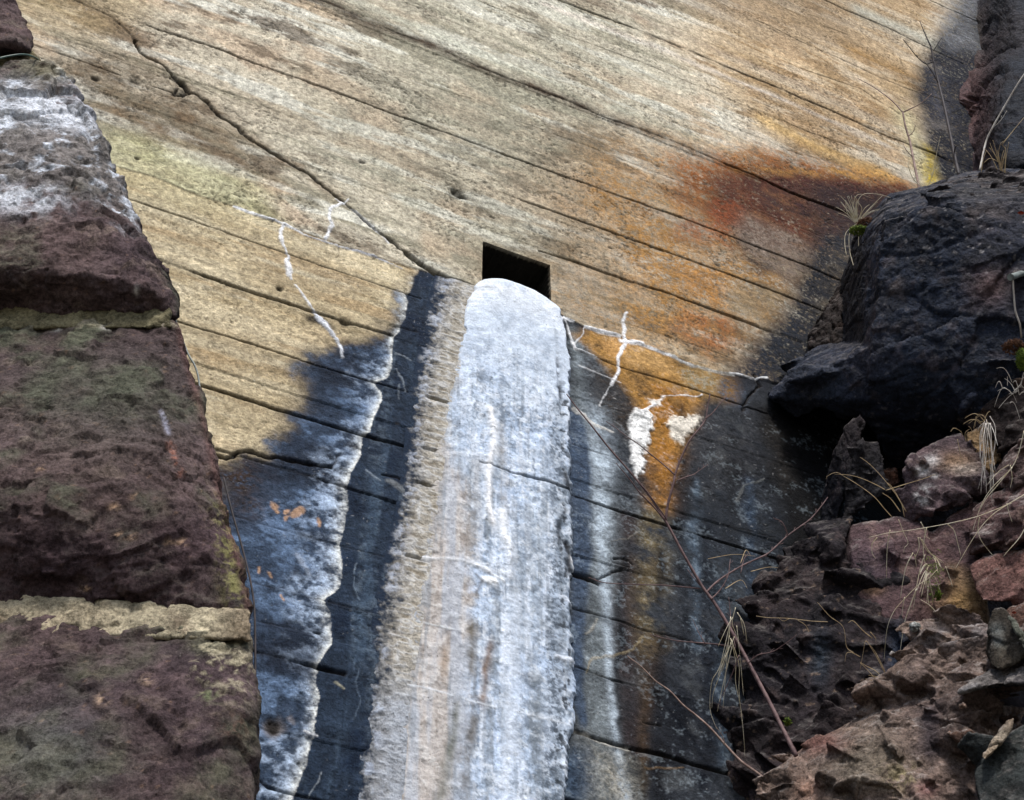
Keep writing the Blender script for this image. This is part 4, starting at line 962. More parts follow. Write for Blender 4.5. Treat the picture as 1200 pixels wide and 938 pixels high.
rock("maroon_block", "large maroon block with a flat face, behind the grass tuft",
     [[(970, 640, 5.0), (992, 618, 4.95), (1020, 612, 4.90), (1050, 605, 4.9), (1074, 607, 4.88), (1090, 622, 4.8), (1094, 660, 4.72), (1098, 735, 4.6), (1060, 738, 4.55), (1010, 735, 4.6), (1002, 690, 4.68), (998, 650, 4.78)],
      [(1086, 628, 4.82), (1110, 608, 4.85), (1146, 586, 4.85), (1148, 600, 4.8), (1138, 655, 4.7), (1140, 690, 4.6), (1152, 722, 4.55), (1160, 738, 4.5), (1098, 738, 4.55), (1090, 670, 4.7)]],
     [(116, 90, 88), (94, 74, 76), (62, 52, 58), (140, 116, 108)], thick=.45, vox=.007, facet=.20, famp=.022, amp=.014, seed=57, crack=.004, paintf=redp, chunks=(24, .02, .09), smooth=0)
rock("pink_stone", "rounded pink stone wedged between black gaps at the right edge",
     [(1137, 664, 4.55), (1152, 654, 4.55), (1185, 650, 4.5), (1210, 640, 4.45), (1340, 630, 4.4), (1340, 690, 4.3), (1210, 690, 4.35), (1195, 697, 4.36), (1170, 706, 4.38), (1150, 703, 4.42), (1143, 690, 4.48)],
     [(146, 108, 98), (122, 90, 84), (90, 68, 64), (168, 140, 124)], thick=.3, vox=.006, facet=.12, famp=.018, amp=.012, seed=59, crack=.004, chunks=(14, .02, .06), smooth=0)
rock("gravelly_shelf", "narrow shelf of pale reddish gravelly rock below the pink stone",
     [(1168, 722, 4.3), (1185, 712, 4.32), (1215, 700, 4.3), (1330, 690, 4.2), (1330, 730, 4.1), (1210, 748, 4.15), (1190, 745, 4.2), (1172, 738, 4.25)],
     [(150, 116, 96), (112, 84, 72), (84, 62, 56), (176, 158, 146)], thick=.25, vox=.006, facet=.04, famp=.02, amp=.014, seed=61, crack=.002, chunks=(80, .008, .03), smooth=0)
def darkp(p, px, py, N, info, c, r):
    c = over(c, (52, 60, 76), gsp(px, py, 1050, 770, 12, 36)*1.0); c = over(c, (50, 62, 74), gsp(px, py, 962, 772, 12, 30)*.7)
    c = over(c, (150, 128, 110), sst((fbm(p, 55, 2, 15)-.55)*8)*.5)
    return c, r
rock("black_cliff_block", "tall crumbling black and brown block between the concrete wall and the maroon block",
     [[(960, 645, 4.98), (985, 636, 4.9), (1003, 640, 4.85), (1015, 700, 4.7), (1030, 720, 4.65), (1068, 745, 4.55), (1068, 830, 4.35), (985, 870, 4.2), (900, 960, 4.1), (866, 960, 4.2), (868, 850, 4.4), (880, 780, 4.55), (893, 740, 4.62), (905, 700, 4.75), (918, 664, 4.9)]],
     DK, thick=.5, vox=.0058, facet=.13, famp=.010, amp=.008, fine=.004, seed=63, crack=.005, aniso=(1, 1, .7), paintf=darkp, ridge=.0, chunks=(300, .02, .12), smooth=0)
def botp(p, px, py, N, info, c, r):
    c = over(c, (150, 148, 150), gsp(px, py, 1115, 745, 40, 12)*.65*sst(fbm(p, 18, 4, 3)*2+.5))
    c = over(c, (118, 112, 98), gsp(px, py, 1010, 890, 45, 40)*.7); c = over(c, (128, 84, 78), gsp(px, py, 960, 870, 36, 16)*.7)
    c = over(c, (168, 156, 118), gsp(px, py, 1058, 910, 22, 16)*.8*sst(fbm(p, 30, 5, 4, .7)*4+.5)); c = over(c, (150, 112, 92), gsp(px, py, 945, 925, 16, 14)*.7)
    c = over(c, (48, 44, 54), gsp(px, py, 1090, 860, 14, 44)*.75); c = over(c, (190, 160, 136), gsp(px, py, 1130, 865, 10, 8)*.7)
    c = over(c, (160, 110, 110), gsp(px, py, 1085, 925, 14, 10)*.5); c = over(c, (24, 22, 22), gsp(px, py, 918, 920, 14, 22)*.8)
    return c, r
rock("foreground_boulder", "big rough brown boulder with cracked knobbly face in the bottom right corner",
     [[(903, 912, 4.05), (935, 880, 4.1), (1000, 845, 4.15), (1045, 820, 4.2), (1062, 812, 4.2), (1100, 800, 4.1), (1130, 835, 3.95), (1150, 850, 3.9), (1150, 960, 3.7), (1020, 1010, 3.6), (930, 1010, 3.7), (905, 960, 3.9), (980, 880, 3.95), (1060, 850, 3.93)],
      [(1060, 800, 4.2), (1072, 750, 4.3), (1088, 738, 4.32), (1112, 735, 4.3), (1155, 730, 4.25), (1160, 765, 4.12), (1165, 790, 4.02), (1125, 812, 3.98), (1118, 850, 3.9), (1080, 870, 3.95)],
      [(1110, 800, 4.0), (1122, 818, 3.95), (1140, 830, 4.05), (1190, 850, 4.15), (1210, 870, 4.1), (1210, 990, 3.8), (1140, 960, 3.75), (1110, 900, 3.85)]],
     [(140, 120, 108), (112, 96, 90), (70, 60, 60), (172, 150, 136)], thick=.5, vox=.0047, facet=.10, famp=.008, amp=.004, fine=.003, seed=65, crack=.006, paintf=botp, ridge=.0, chunks=(480, .012, .11), smooth=0)
rock("jagged_roof_slab", "pale-edged jagged slab roofing the small black cave at lower right",
     [[(1122, 813, 3.85), (1140, 798, 3.88), (1162, 783, 3.92), (1168, 788, 3.9), (1172, 802, 3.84), (1158, 796, 3.86), (1140, 806, 3.84)],
      [(1166, 783, 3.92), (1185, 776, 3.92), (1212, 762, 3.9), (1330, 750, 3.8), (1330, 800, 3.6), (1212, 802, 3.75), (1186, 800, 3.8), (1174, 803, 3.84)]],
     [(124, 118, 114), (96, 92, 96), (74, 70, 72), (160, 158, 160)], thick=.35, vox=.0055, facet=.08, famp=.012, amp=.010, seed=67, crack=.003, smooth=0)
rock("leaning_grey_slab", "leaning dark grey-brown slab with two pale patches, above the small cave",
     [(1156, 768, 3.95), (1160, 735, 4.0), (1164, 716, 4.02), (1176, 714, 4.0), (1190, 728, 3.95), (1206, 765, 3.85), (1188, 778, 3.85), (1172, 786, 3.86), (1160, 780, 3.9)],
     [(84, 76, 66), (66, 60, 52), (50, 44, 40), (116, 112, 102)], thick=.16, vox=.005, facet=.14, famp=.012, amp=.010, seed=69, crack=.003, smooth=0,
     paintf=lambda p, px, py, N, info, c, r: (over(c, (126, 128, 124), gsp(px, py, 1168, 738, 8, 7)+gsp(px, py, 1170, 752, 7, 6)), r))
rock("leaning_splinter", "long pale grey splinter leaning on the slab at the right edge",
     [(1180, 722, 3.9), (1186, 722, 3.9), (1212, 762, 3.8), (1240, 800, 3.75), (1230, 800, 3.75), (1204, 770, 3.8)], [(118, 120, 108), (90, 92, 82), (70, 66, 60)], thick=.06, vox=.005, facet=.1, famp=.006, amp=.005, seed=70)
rock("green_grey_block", "greenish grey block in the bottom right corner under a pale splinter",
     [(1150, 960, 3.6), (1140, 905, 3.65), (1160, 880, 3.7), (1185, 858, 3.75), (1215, 845, 3.72), (1330, 835, 3.6), (1330, 1010, 3.3), (1160, 1010, 3.4)],
     [(66, 70, 68), (52, 56, 56), (38, 40, 40), (92, 94, 92)], thick=.3, vox=.0055, facet=.16, famp=.02, amp=.014, seed=71, crack=.004, chunks=(10, .03, .1), smooth=0)
rock("pale_splinter", "pale tan splinter of rock propped on the greenish block",
     [(1149, 888, 3.62), (1156, 880, 3.62), (1180, 846, 3.68), (1188, 842, 3.68), (1184, 856, 3.66), (1166, 880, 3.62), (1155, 892, 3.6)], [(166, 146, 122), (140, 138, 130), (112, 96, 82)], thick=.06, vox=.0045, facet=.08, famp=.006, amp=.006, seed=73)
rock("tan_wedge", "small tan triangular stone below the little cave",
     [(1108, 858, 3.8), (1140, 854, 3.78), (1141, 868, 3.76), (1134, 880, 3.76), (1126, 866, 3.78)], [(150, 122, 104), (128, 100, 86), (96, 76, 68)], thick=.08, vox=.0045, facet=.05, famp=.008, amp=.006, seed=75)
# small loose stones on the ledges
for i, (x, y, D_, rr, c, lb) in enumerate(((1072, 735, 4.25, 8, (186, 190, 186), "round pale lichen-covered stone on the knobbly brown boulder"), (1046, 768, 4.3, 5, (214, 206, 200), "small white chip of stone in front of the blue-black face"),
                                     (1128, 827, 3.8, 6, (180, 150, 132), "small pinkish knob beside the little cave"), (1192, 322, 5.15, 8, (120, 112, 110), "grey stone by the old wall fitting at the right edge"),
                                     (1143, 262, 5.4, 8, (150, 148, 150), "pale flake on the upper face of the big dark boulder"))):
    ang = np.linspace(0, 2*np.pi, 9)[:-1]
    rock("loose_stone", lb, [(x+rr*math.cos(t)*random.uniform(.8, 1.1), y+rr*.8*math.sin(t)*random.uniform(.8, 1.1), D_+.02) for t in ang]+[(x, y, D_-.015)], [c, tuple(int(v*.8) for v in c), tuple(int(v*.6) for v in c)],
         thick=.06, vox=.0035, facet=.03, famp=.006, amp=.004, seed=80+i, group="small loose stones on the rocks")

# ================================================================== MASONRY PIER
pier_org = np.array([-1.2, 2.5, 0.0])
pier = empty("stone_pier", pier_org); tag(pier, "battered pier of huge rough-faced purple-brown sandstone blocks on the left", "pier")
YP = 2.15
def PP(px, py, out=0.0):
    r = ray(px, py); return (px, py, (YP-out)/r[1])
def pier_paint(kind):
    def f(p, px, py, N, info, c, r):
        n1_ = fbm(p, 5, 5, 201, .6); n2_ = fbm(p, 22, 4, 202, .65); n3_ = fbm(p, 90, 4, 203, .7); n4_ = fbm(p*np.array([1., 1, .6]), 20, 6, 204, .72)
        c = over(c, (98, 104, 84), sst(n1_*2.2+.25)*(0.75 if kind == 3 else .45)*sst((N[:, 2]+.75)*1.2))
        c = over(c, (106, 88, 88), sst((n2_-.05)*2.4)*.5)
        c = over(c, (160, 128, 104), sst((n3_-.42)*6)*.45)
        if kind == 2:
            b = np.interp(px, [-60, 0, 90, 150, 200], [205, 228, 222, 262, 262])
            m = sst((b-py)/45+.35+n2_*.55)*(1-gsp(px, py, 100, 110, 34, 24)*1.1)*(1-sst((98-py)/10)*sst((70-px)/20))
            c = over(c, (150, 144, 140), m*.8); c = over(c, (92, 88, 86), m*sst((n4_)*3.2)*.95)
            w_ = sst((n4_*.7+n2_*.6-.02)*3)*m; c = over(c, (226, 232, 242), w_*1.0)
            c = over(c, (232, 236, 244), sst((n4_+.35)*2.5)*(gsp(px, py, 40, 120, 60, 22)+gsp(px, py, 30, 235, 46, 16)+gsp(px, py, 90, 140, 26, 12)))
            c = over(c, (176, 168, 138), gsp(px, py, 78, 82, 40, 10)*.7)
            c = over(c, (230, 226, 220), gsp(px, py, 160, 341, 2.5, 5))
        if kind == 3:
            c = over(c, (100, 100, 88), gsp(px, py, 120, 470, 130, 60)*.65*(.8+.4*n2_)); c = over(c, (74, 58, 64), sst((py-590)/40)*.55)
            c = over(c, (150, 146, 96), np.exp(-((px-np.interp(py, [560, 600, 720], [250, 262, 278]))/14)**2)*sst((py-570)/30)*sst((n2_*.6+n3_)*4+.4)*.8)
            c = over(c, (182, 182, 200), np.exp(-((px-np.interp(py, [480, 510], [188, 198]))/2.2)**2)*sst((py-478)/6)*sst((512-py)/6)*.9)
            c = over(c, (190, 130, 110), np.exp(-((px-np.interp(py, [515, 560], [197, 214]))/3.5)**2)*sst((py-515)/6)*sst((562-py)/6)*sst(n3_*3+.6)*.8)
            c = over(c, (126, 92, 86), np.exp(-((px-np.interp(py, [400, 480, 560, 700], [212, 236, 254, 290]))/5)**2)*.5)
            for x, y in ((160, 583), (133, 594), (138, 627), (198, 636), (213, 636), (153, 628), (100, 690), (45, 548)): c = over(c, (204, 170, 142), gsp(px, py, x, y, 6, 4)*1.1*sst(n3_*4+.4))
            c = over(c, (200, 190, 160), sst((386-py)/5)*.45*sst(n2_*3+.5)); 
            for x, y in ((124, 384), (66, 386)): c = over(c, (226, 222, 210), gsp(px, py, x, y, 5, 2.5))
        if kind == 4:
            c = over(c, (112, 112, 112), gsp(px, py, 50, 880, 75, 55)*.7*(.75+.5*n2_)); c = over(c, (92, 92, 66), sst(n1_*2)*.35)
            c = over(c, (200, 190, 160), sst((n2_*.6+n3_)*4+.2)*(gsp(px, py, 240, 775, 14, 28)*.9+gsp(px, py, 275, 780, 26, 40)*.8)); c = over(c, (214, 206, 176), gsp(px, py, 268, 738, 40, 10)*.9*sst(n2_*3+.8))
            c = over(c, (130, 146, 100), gsp(px, py, 246, 815, 12, 8)*.6*sst(n3_*3+.4)); c = over(c, (130, 84, 76), gsp(px, py, 275, 850, 16, 14)*.5*sst(n3_*3+.4))
            for x, y, q in ((120, 820, 7), (190, 893, 3.5), (172, 797, 6), (245, 690, 3)): c = over(c, (206, 176, 150), gsp(px, py, x, y, q, q*.8)*1.1*sst(n3_*4+.5))
        return c, np.full(len(p), .85)
    return f
PUR = [(104, 88, 86), (88, 74, 76), (58, 50, 52), (134, 118, 108)]
def block(pl, fr_, kind, label, seed, **kw):
    """pl: outline pixels (at the pier plane), fr_: (px,py,out) points of the rock-faced front"""
    pts = [PP(x, y, 0.0) for x, y in pl]+[PP(*q) for q in fr_]
    a = dict(thick=.42, vox=.0060, facet=.16, famp=.013, amp=.022, fine=.006, seed=seed, crack=.0, soft=True, aniso=(.9, .9, 1.1), paintf=pier_paint(kind), mat=M_sand, parent=pier, ridge=.012); a.update(kw)
    return rock("stone_block", label, [pts], PUR, **a)
block([(-420, -40), (-420, 66), (-300, 66), (0, 62), (36, 60), (38, 44), (18, 16), (6, -8), (-8, -60), (-420, -60)], [(-300, 40, .06), (-20, 52, .05), (16, 48, .05), (-60, 0, .06)], 1, None, 301, vox=.008)
block([(-430, 90), (-430, 366), (0, 369), (120, 370), (206, 371), (206, 358), (184, 320), (162, 268), (140, 215), (110, 155), (88, 106), (70, 84), (45, 76), (0, 78)],
      [(-400, 330, .09), (-60, 318, .12), (40, 312, .12), (110, 322, .10), (172, 336, .07), (-60, 240, .13), (60, 250, .12), (120, 262, .10), (40, 150, .07), (-60, 150, .08)], 2, "upper block crusted with white lichen", 302, ridge=.02, famp=.02)
block([(-430, 384), (-430, 700), (0, 700), (100, 708), (200, 718), (296, 728), (297, 714), (284, 680), (268, 620), (252, 560), (238, 500), (226, 445), (214, 398), (205, 377), (100, 375), (0, 376)],
      [(-400, 560, .12), (-40, 588, .13), (30, 590, .13), (80, 568, .12), (130, 566, .12), (200, 582, .09), (240, 590, .05), (60, 470, .09), (150, 470, .08), (-40, 440, .06), (0, 640, .09), (150, 640, .07), (250, 660, .035)], 3, "middle block, grey-green above and purple below", 303, famp=.016)
block([(-430, 728), (-430, 1080), (0, 1090), (200, 1090), (297, 1090), (297, 950), (297, 800), (297, 745), (290, 741), (200, 729), (100, 721), (0, 716)],
      [(-400, 900, .12), (0, 900, .12), (100, 880, .11), (200, 880, .08), (270, 880, .04), (60, 800, .08), (200, 800, .07), (0, 1000, .13), (200, 1000, .10)], 4, "lower block with purple weathered face", 304)
# courses below the picture, down to the ground
zb = P(*PP(0, 1100))[2]
for k in range(4):
    z1 = zb-0.03-k*(zb/4.0); z0 = max(z1-zb/4.0+0.03, -0.1)
    bmx = bmesh.new()
    x1 = P(*PP(297, 1090))[0]
    for x in (-2.6, x1):
        for y in (YP-.07, YP+.42):
            for z in (z0, z1): bmx.verts.new((x, y, z))
    bmesh.ops.convex_hull(bmx, input=bmx.verts)
    me = voxel(bmx, 0.02, 2); p, N, info = displace(me, .2, .03, .03, .004, 320+k, .006, (.8, .8, 1.3)); me.polygons.foreach_set("use_smooth", np.ones(len(me.polygons), bool))
    px, py, f = to_px_arr(p); c, r = default_paint(PUR, 320+k)(p, px, py, info); me.vertices.foreach_set("co", (p-pier_org).astype(np.float32).ravel()); me.update(); set_col(me, "tint", c, r)
    link("stone_block", me, M_sand, pier)
# mortar joints, set back from the faces
def mortar(pl, seed, cols, out=-0.02, thick=.3, lab=None):
    pts = [PP(x, y, out) for x, y in pl]
    return rock("mortar_joint", lab, [pts], cols, thick=thick, vox=.005, facet=.05, famp=.006, amp=.008, fine=.003, seed=seed, crack=.003, paintf=None, mat=M_sand, parent=pier, smooth=1)
mortar([(-420, 52), (36, 54), (46, 70), (60, 84), (-420, 90)], 310, [(150, 140, 108), (128, 118, 92), (104, 94, 72)])
mortar([(-420, 350), (200, 358), (204, 385), (-420, 390)], 311, [(140, 132, 104), (112, 106, 84), (84, 78, 60)], .02)
mortar([(-420, 692), (0, 694), (294, 716), (296, 752), (100, 736), (-420, 732)], 312, [(196, 184, 156), (150, 132, 110), (120, 98, 84)], .02)
print("rock verts", NV_TOT)

# ================================================================== PLANTS, WIRES
def flat_mat(name, c1, c2, rough=0.7, scale=40.0):
    m, n, b = newmat(name); tc = nd(n, "ShaderNodeTexCoord")
    c = mixc(n, ramp(n, noise(n, tc.outputs["Object"], scale, 4, 0.6), 0.35, 0.65), A(c1), A(c2))
    n.links.new(c, b.inputs["Base Color"]); b.inputs["Roughness"].default_value = rough; b.inputs["Specular IOR Level"].default_value = .3
    return m
M_bark = flat_mat("purple_brown_bark", (84, 62, 62), (118, 94, 92)); M_barkl = flat_mat("grey_brown_bark", (120, 96, 86), (158, 134, 122)); M_barkd = flat_mat("dark_twig_bark", (30, 26, 28), (54, 46, 48))
M_straw = flat_mat("dry_straw", (240, 230, 204), (200, 184, 148), .6, 25.0); M_strawg = flat_mat("grey_dead_grass", (214, 208, 200), (170, 160, 150), .7, 25.0); M_strawb = flat_mat("brown_dead_grass", (166, 142, 108), (204, 180, 140), .7, 25.0)
M_moss = flat_mat("green_moss", (60, 78, 26), (104, 122, 34), .9, 160.0); M_leaf = flat_mat("orange_leaf", (176, 76, 40), (130, 54, 30), .6); M_rust = flat_mat("rusty_moss", (96, 60, 36), (70, 46, 30), .9, 90.0)
M_cable = flat_mat("green_cable_sheath", (70, 96, 82), (50, 70, 64), .45); M_wire = flat_mat("grey_wire", (132, 140, 134), (98, 104, 100), .5)

def cr(pts, n=6):
    """Catmull-Rom through world points"""
    p = [np.array(q, float) for q in pts]; p = [2*p[0]-p[1]]+p+[2*p[-1]-p[-2]]; out = []
    for i in range(1, len(p)-2):
        for t in np.linspace(0, 1, n, endpoint=False):
            a, b, c, d = p[i-1:i+3]
            out.append(.5*(2*b+(c-a)*t+(2*a-5*b+4*c-d)*t*t+(3*b-a-3*c+d)*t**3))
    out.append(p[-2]); return np.array(out)
def tube_bm(bm, path, r0, r1, sides=7, jitter=0.0, knots=0.0):
    n = len(path); rings = []
    T = np.gradient(path, axis=0); T /= np.linalg.norm(T, axis=1)[:, None]+1e-9
    ref = np.array([0.3, -1, 0.2]); 
    for i in range(n):
        a = np.cross(T[i], ref); a /= np.linalg.norm(a); b = np.cross(T[i], a)
        r = r0+(r1-r0)*i/(n-1); r *= 1+random.uniform(-1, 1)*jitter
        if knots and i % 5 == 2: r *= 1+knots
        rings.append([bm.verts.new(path[i]+(a*math.cos(t)+b*math.sin(t))*r) for t in np.linspace(0, 2*math.pi, sides, endpoint=False)])
    for i in range(n-1):
        for j in range(sides):
            f = bm.faces.new((rings[i][j], rings[i][(j+1) % sides], rings[i+1][(j+1) % sides], rings[i+1][j])); f.smooth = True
    bm.faces.new(rings[0][::-1]); bm.faces.new(rings[-1])
def bm_obj(name, bm, mat, org, parent=None):
    bmesh.ops.translate(bm, verts=bm.verts, vec=[-float(v) for v in org])
    me = bpy.data.meshes.new(name); bm.to_mesh(me); bm.free(); o = link(name, me, mat, parent)
    if parent is None: o.location = org
    return o
def path_px(pts, n=6): return cr([P(*q) for q in pts], n)
def sapling(name, label, stem, branches, mat, r0, r1, group=None):
    base = P(*stem[0]); t = empty(name, base); tag(t, label, "sapling", group)
    bm = bmesh.new(); tube_bm(bm, path_px(stem, 8), r0, r1, 8, .06, .10); bm_obj("stem", bm, mat, base, t)
    for pts, ra, rb in branches:
        bm = bmesh.new(); pth = path_px(pts, 6); tube_bm(bm, pth, ra, rb, 6, .08, .15)
        for k in range(3, len(pth)-2, 4):           # buds and short side twigs
            d = pth[k+1]-pth[k]; d /= np.linalg.norm(d)+1e-9; s_ = np.cross(d, [0.2, 1, 0.1]); s_ /= np.linalg.norm(s_); s_ *= random.choice((-1, 1))
            L = random.uniform(.006, .018); tube_bm(bm, np.array([pth[k], pth[k]+(d*.7+s_*.6)*L*.5, pth[k]+(d+s_*.6)*L]), rb*.8, rb*.5, 5)
        bm_obj("branch", bm, mat, base, t)
    return t
def gd(px, py, off):         # a distance just in front of the wall plane
    return wallD(px, py)-off
def W(l, a, b):
    n = len(l)-1; return [(x, y, gd(x, y, a+(b-a)*i/n)) for i, (x, y) in enumerate(l)]
main = [(933, 886, 4.02), (918, 856, 4.08), (900, 820, 4.16), (880, 782, 4.24), (860, 745, 4.32), (838, 708, 4.38), (822, 686, 4.42), (800, 648, 4.46), (780, 611, 4.5), (760, 580, 4.53), (738, 553, 4.56), (712, 523, 4.6), (694, 500, 4.62), (676, 478, 4.66), (664, 462, 4.68)]
def mD(px, py):              # depth of the main stem near a pixel
    return min(main, key=lambda q: (q[0]-px)**2+(q[1]-py)**2)[2]
def B(l, dd=0.0):
    d0 = mD(*l[0]); n = len(l)-1; return [(x, y, d0+dd*i/n) for i, (x, y) in enumerate(l)]
sapling("bare_sapling", "leafless purple-brown sapling leaning left across the rust streak, rooted on the brown boulder", main, [
    (B([(780, 611), (783, 590), (789, 568), (791, 557), (797, 540), (808, 517), (820, 502), (827, 491), (829, 478), (832, 462)], .2), .0042, .0018),
    (B([(827, 491), (836, 483), (845, 472), (852, 464)], .05), .0022, .001),
    (B([(791, 557), (778, 545), (763, 533), (750, 522), (735, 512), (722, 502), (710, 494)], .1), .0024, .001),
    (B([(794, 563), (804, 559), (813, 556), (823, 549), (830, 544)], .1), .0018, .0008),
    (B([(780, 611), (765, 593), (750, 578), (738, 562), (722, 543)], -.05), .0028, .0012),
    (B([(780, 607), (768, 590), (757, 575), (748, 566)], -.08), .0022, .001),
    (B([(828, 694), (838, 684), (850, 675), (872, 662), (898, 650), (910, 640), (923, 628), (938, 617), (950, 608), (962, 594), (970, 583)], .3), .0036, .0015),
    (B([(923, 628), (920, 618), (915, 611), (906, 607)], .0), .002, .0009),
    (B([(833, 703), (845, 690), (853, 675), (855, 662), (856, 655)], .1), .0022, .0008),
    (B([(868, 672), (872, 655), (878, 648)], .1), .0014, .0007),
    (B([(820, 690), (800, 688), (775, 686), (740, 685), (708, 683), (690, 677)], .1), .0024, .001),
    (B([(862, 760), (845, 756), (825, 754), (800, 752), (782, 749), (762, 744)], .1), .0028, .001),
    (B([(862, 760), (858, 740), (856, 720), (854, 700)], .1), .0018, .0008),
    (B([(826, 754), (818, 740), (812, 726)], .05), .0014, .0007),
    (B([(866, 768), (858, 790), (848, 812), (840, 830)], .0), .0016, .0008),
    (B([(876, 778), (888, 768), (905, 764), (918, 756), (934, 744)], -.02), .0018, .0008),
    (B([(820, 686), (812, 676), (806, 668)], .05), .0018, .0009)], M_bark, .0068, .0018)
sapling("slender_sapling", "thin pale leafless sapling rising left from the bottom edge, below the thicker purple one",
        [(905, 920, 4.1), (886, 905, 4.14), (868, 892, 4.18), (850, 873, 4.22), (832, 853, 4.26), (815, 838, 4.3), (800, 826, 4.32), (785, 810, 4.34), (768, 798, 4.36), (752, 782, 4.38), (735, 769, 4.4)],
        [([(850, 873, 4.22), (846, 862, 4.22), (838, 850, 4.22)], .0014, .0006)], M_barkl, .0042, .0016)
# upper right saplings, rooted behind the boulder cap
sapling("dark_sapling", "thin dark leafless sapling standing upright before the damp stain at top right",
        [(1124, 206, 6.6), (1118, 180, 6.75), (1112, 150, 6.9), (1106, 122, 7.05), (1100, 98, 7.2), (1094, 72, 7.3), (1091, 55, 7.35)],
        [([(1091, 55, 7.35), (1084, 40, 7.4), (1078, 25, 7.45)], .0036, .0016), ([(1094, 72, 7.3), (1085, 75, 7.3), (1074, 66, 7.3), (1066, 56, 7.3), (1058, 46, 7.3)], .003, .0014),
         ([(1100, 98, 7.2), (1092, 84, 7.2), (1083, 72, 7.2)], .003, .0014), ([(1118, 180, 6.75), (1120, 172, 6.7), (1126, 168, 6.7)], .003, .0014), ([(1094, 60, 7.3), (1100, 50, 7.3), (1104, 44, 7.3)], .002, .001)], M_barkd, .0085, .004)
sapling("pale_sapling", "forked pale grey twiggy sapling in front of the yellow stain at top right",
        [(1078, 224, 6.7), (1074, 205, 6.8), (1070, 185, 6.9), (1066, 165, 7.0), (1061, 148, 7.05), (1058, 132, 7.1)],
        [([(1058, 132, 7.1), (1045, 118, 7.2), (1025, 103, 7.3), (1005, 92, 7.4)], .0036, .0016), ([(1058, 132, 7.1), (1066, 128, 7.1), (1078, 122, 7.1), (1092, 110, 7.1)], .0034, .0014), ([(1070, 185, 6.9), (1062, 176, 6.9), (1058, 168, 6.95)], .0026, .0012),
         ([(1064, 160, 7.0), (1070, 155, 7.0), (1073, 146, 7.0)], .0026, .0012)], M_barkl, .0065, .004)
sapling("leaning_twig", "long straight grey twig leaning right against the dark rock face at top right",
        [(1148, 200, 6.5), (1155, 168, 6.6), (1163, 150, 6.6), (1180, 120, 6.6), (1195, 95, 6.6), (1215, 66, 6.6)], [([(1163, 150, 6.6), (1172, 142, 6.6), (1180, 130, 6.6)], .002, .001)], M_strawg, .0045, .003)

def blades(name, label, lst, mat, r=.0014, cat="grass tuft", group="dry grass tufts on the rocks"):
    base = P(*lst[0][0]); bm = bmesh.new()
    for pts in lst: tube_bm(bm, path_px(pts, 6), r*random.uniform(.85, 1.35), r*.45, 5, .12)
    o = bm_obj(name, bm, mat, base); tag(o, label, cat, group); return o
def D3(l, d, e=0.0):
    n = max(len(l)-1, 1); return [(x, y, d+e*i/n) for i, (x, y) in enumerate(l)]
def arc(x, y, d, dx, dy, sag, n=5, e=0.0):
    """blade from a root, arching over: tip offset dx,dy; sag bends it upwards mid-way"""
    return [(x+dx*t, y+dy*t-sag*math.sin(math.pi*t)*(1-.3*t), d+e*t) for t in np.linspace(0, 1, n)]
rnd = random.Random(5)
# drooping tuft by the ochre block
l = [D3([(1154, 494), (1150, 505), (1148, 520), (1150, 540), (1155, 560), (1156, 578)], 4.75, -.1), D3([(1156, 492), (1157, 512), (1159, 535), (1162, 560), (1163, 580)], 4.75, -.1), D3([(1160, 488), (1166, 500), (1166, 520), (1162, 545), (1160, 575)], 4.75, -.1),
     D3([(1153, 496), (1148, 500), (1146, 506)], 4.75), D3([(1154, 545), (1150, 560), (1146, 574)], 4.7), D3([(1157, 497), (1151, 502), (1148, 512), (1149, 528)], 4.76), D3([(1160, 560), (1163, 590), (1170, 594)], 4.66)]
l += [arc(1156+rnd.uniform(-3, 5), 496, 4.77, rnd.uniform(-10, 12), rnd.uniform(25, 85), rnd.uniform(2, 9), e=-.12) for k in range(9)]
blades("dry_grass_tuft", "drooping bunch of pale dead grass hanging before the ochre block", l, M_strawg, .0013)
# long stalks sweeping across the right side
l = [D3([(1200, 505), (1194, 530), (1186, 548), (1172, 562), (1160, 575), (1150, 592), (1142, 615), (1140, 622)], 4.45), D3([(1186, 548), (1168, 570), (1156, 584), (1146, 602)], 4.45), D3([(1200, 580), (1180, 592), (1165, 602), (1152, 615), (1140, 632), (1128, 652), (1120, 666)], 4.4),
     D3([(1185, 590), (1160, 600), (1140, 607), (1110, 614), (1070, 621), (1040, 625), (1018, 630)], 4.42), D3([(1182, 545), (1170, 553), (1157, 568)], 4.45), D3([(1110, 614), (1118, 622), (1122, 636), (1126, 652)], 4.45), D3([(1180, 590), (1182, 600), (1186, 612)], 4.42),
     D3([(1148, 606), (1146, 620), (1150, 634), (1164, 652)], 4.42), D3([(1205, 612), (1195, 630), (1182, 645), (1176, 652)], 4.35), D3([(1184, 545), (1186, 560), (1184, 572)], 4.45), D3([(1028, 630), (1022, 638), (1022, 648), (1026, 655)], 4.42)]
blades("dry_grass_stalks", "long yellowish dead grass stalks sweeping down-left across the maroon block", l, M_straw, .0014, group=None)
# stalks in front of the hollow
l = [D3([(1045, 606), (1036, 596), (1025, 583), (1008, 570), (990, 559), (980, 554), (970, 558), (968, 562)], 4.75), D3([(1037, 574), (1026, 568), (1010, 561), (995, 557), (978, 556)], 4.75), D3([(1038, 575), (1060, 568), (1080, 562), (1096, 556)], 4.7),
     D3([(1062, 600), (1050, 580), (1036, 562), (1020, 545), (1008, 536)], 4.72), D3([(1055, 600), (1044, 585), (1034, 578)], 4.75), D3([(1060, 606), (1056, 590), (1046, 572), (1040, 566)], 4.74)]
blades("dry_grass_stalks", "arched tan grass stalks crossing in front of the black hollow", l, M_strawb, .0014, group=None)
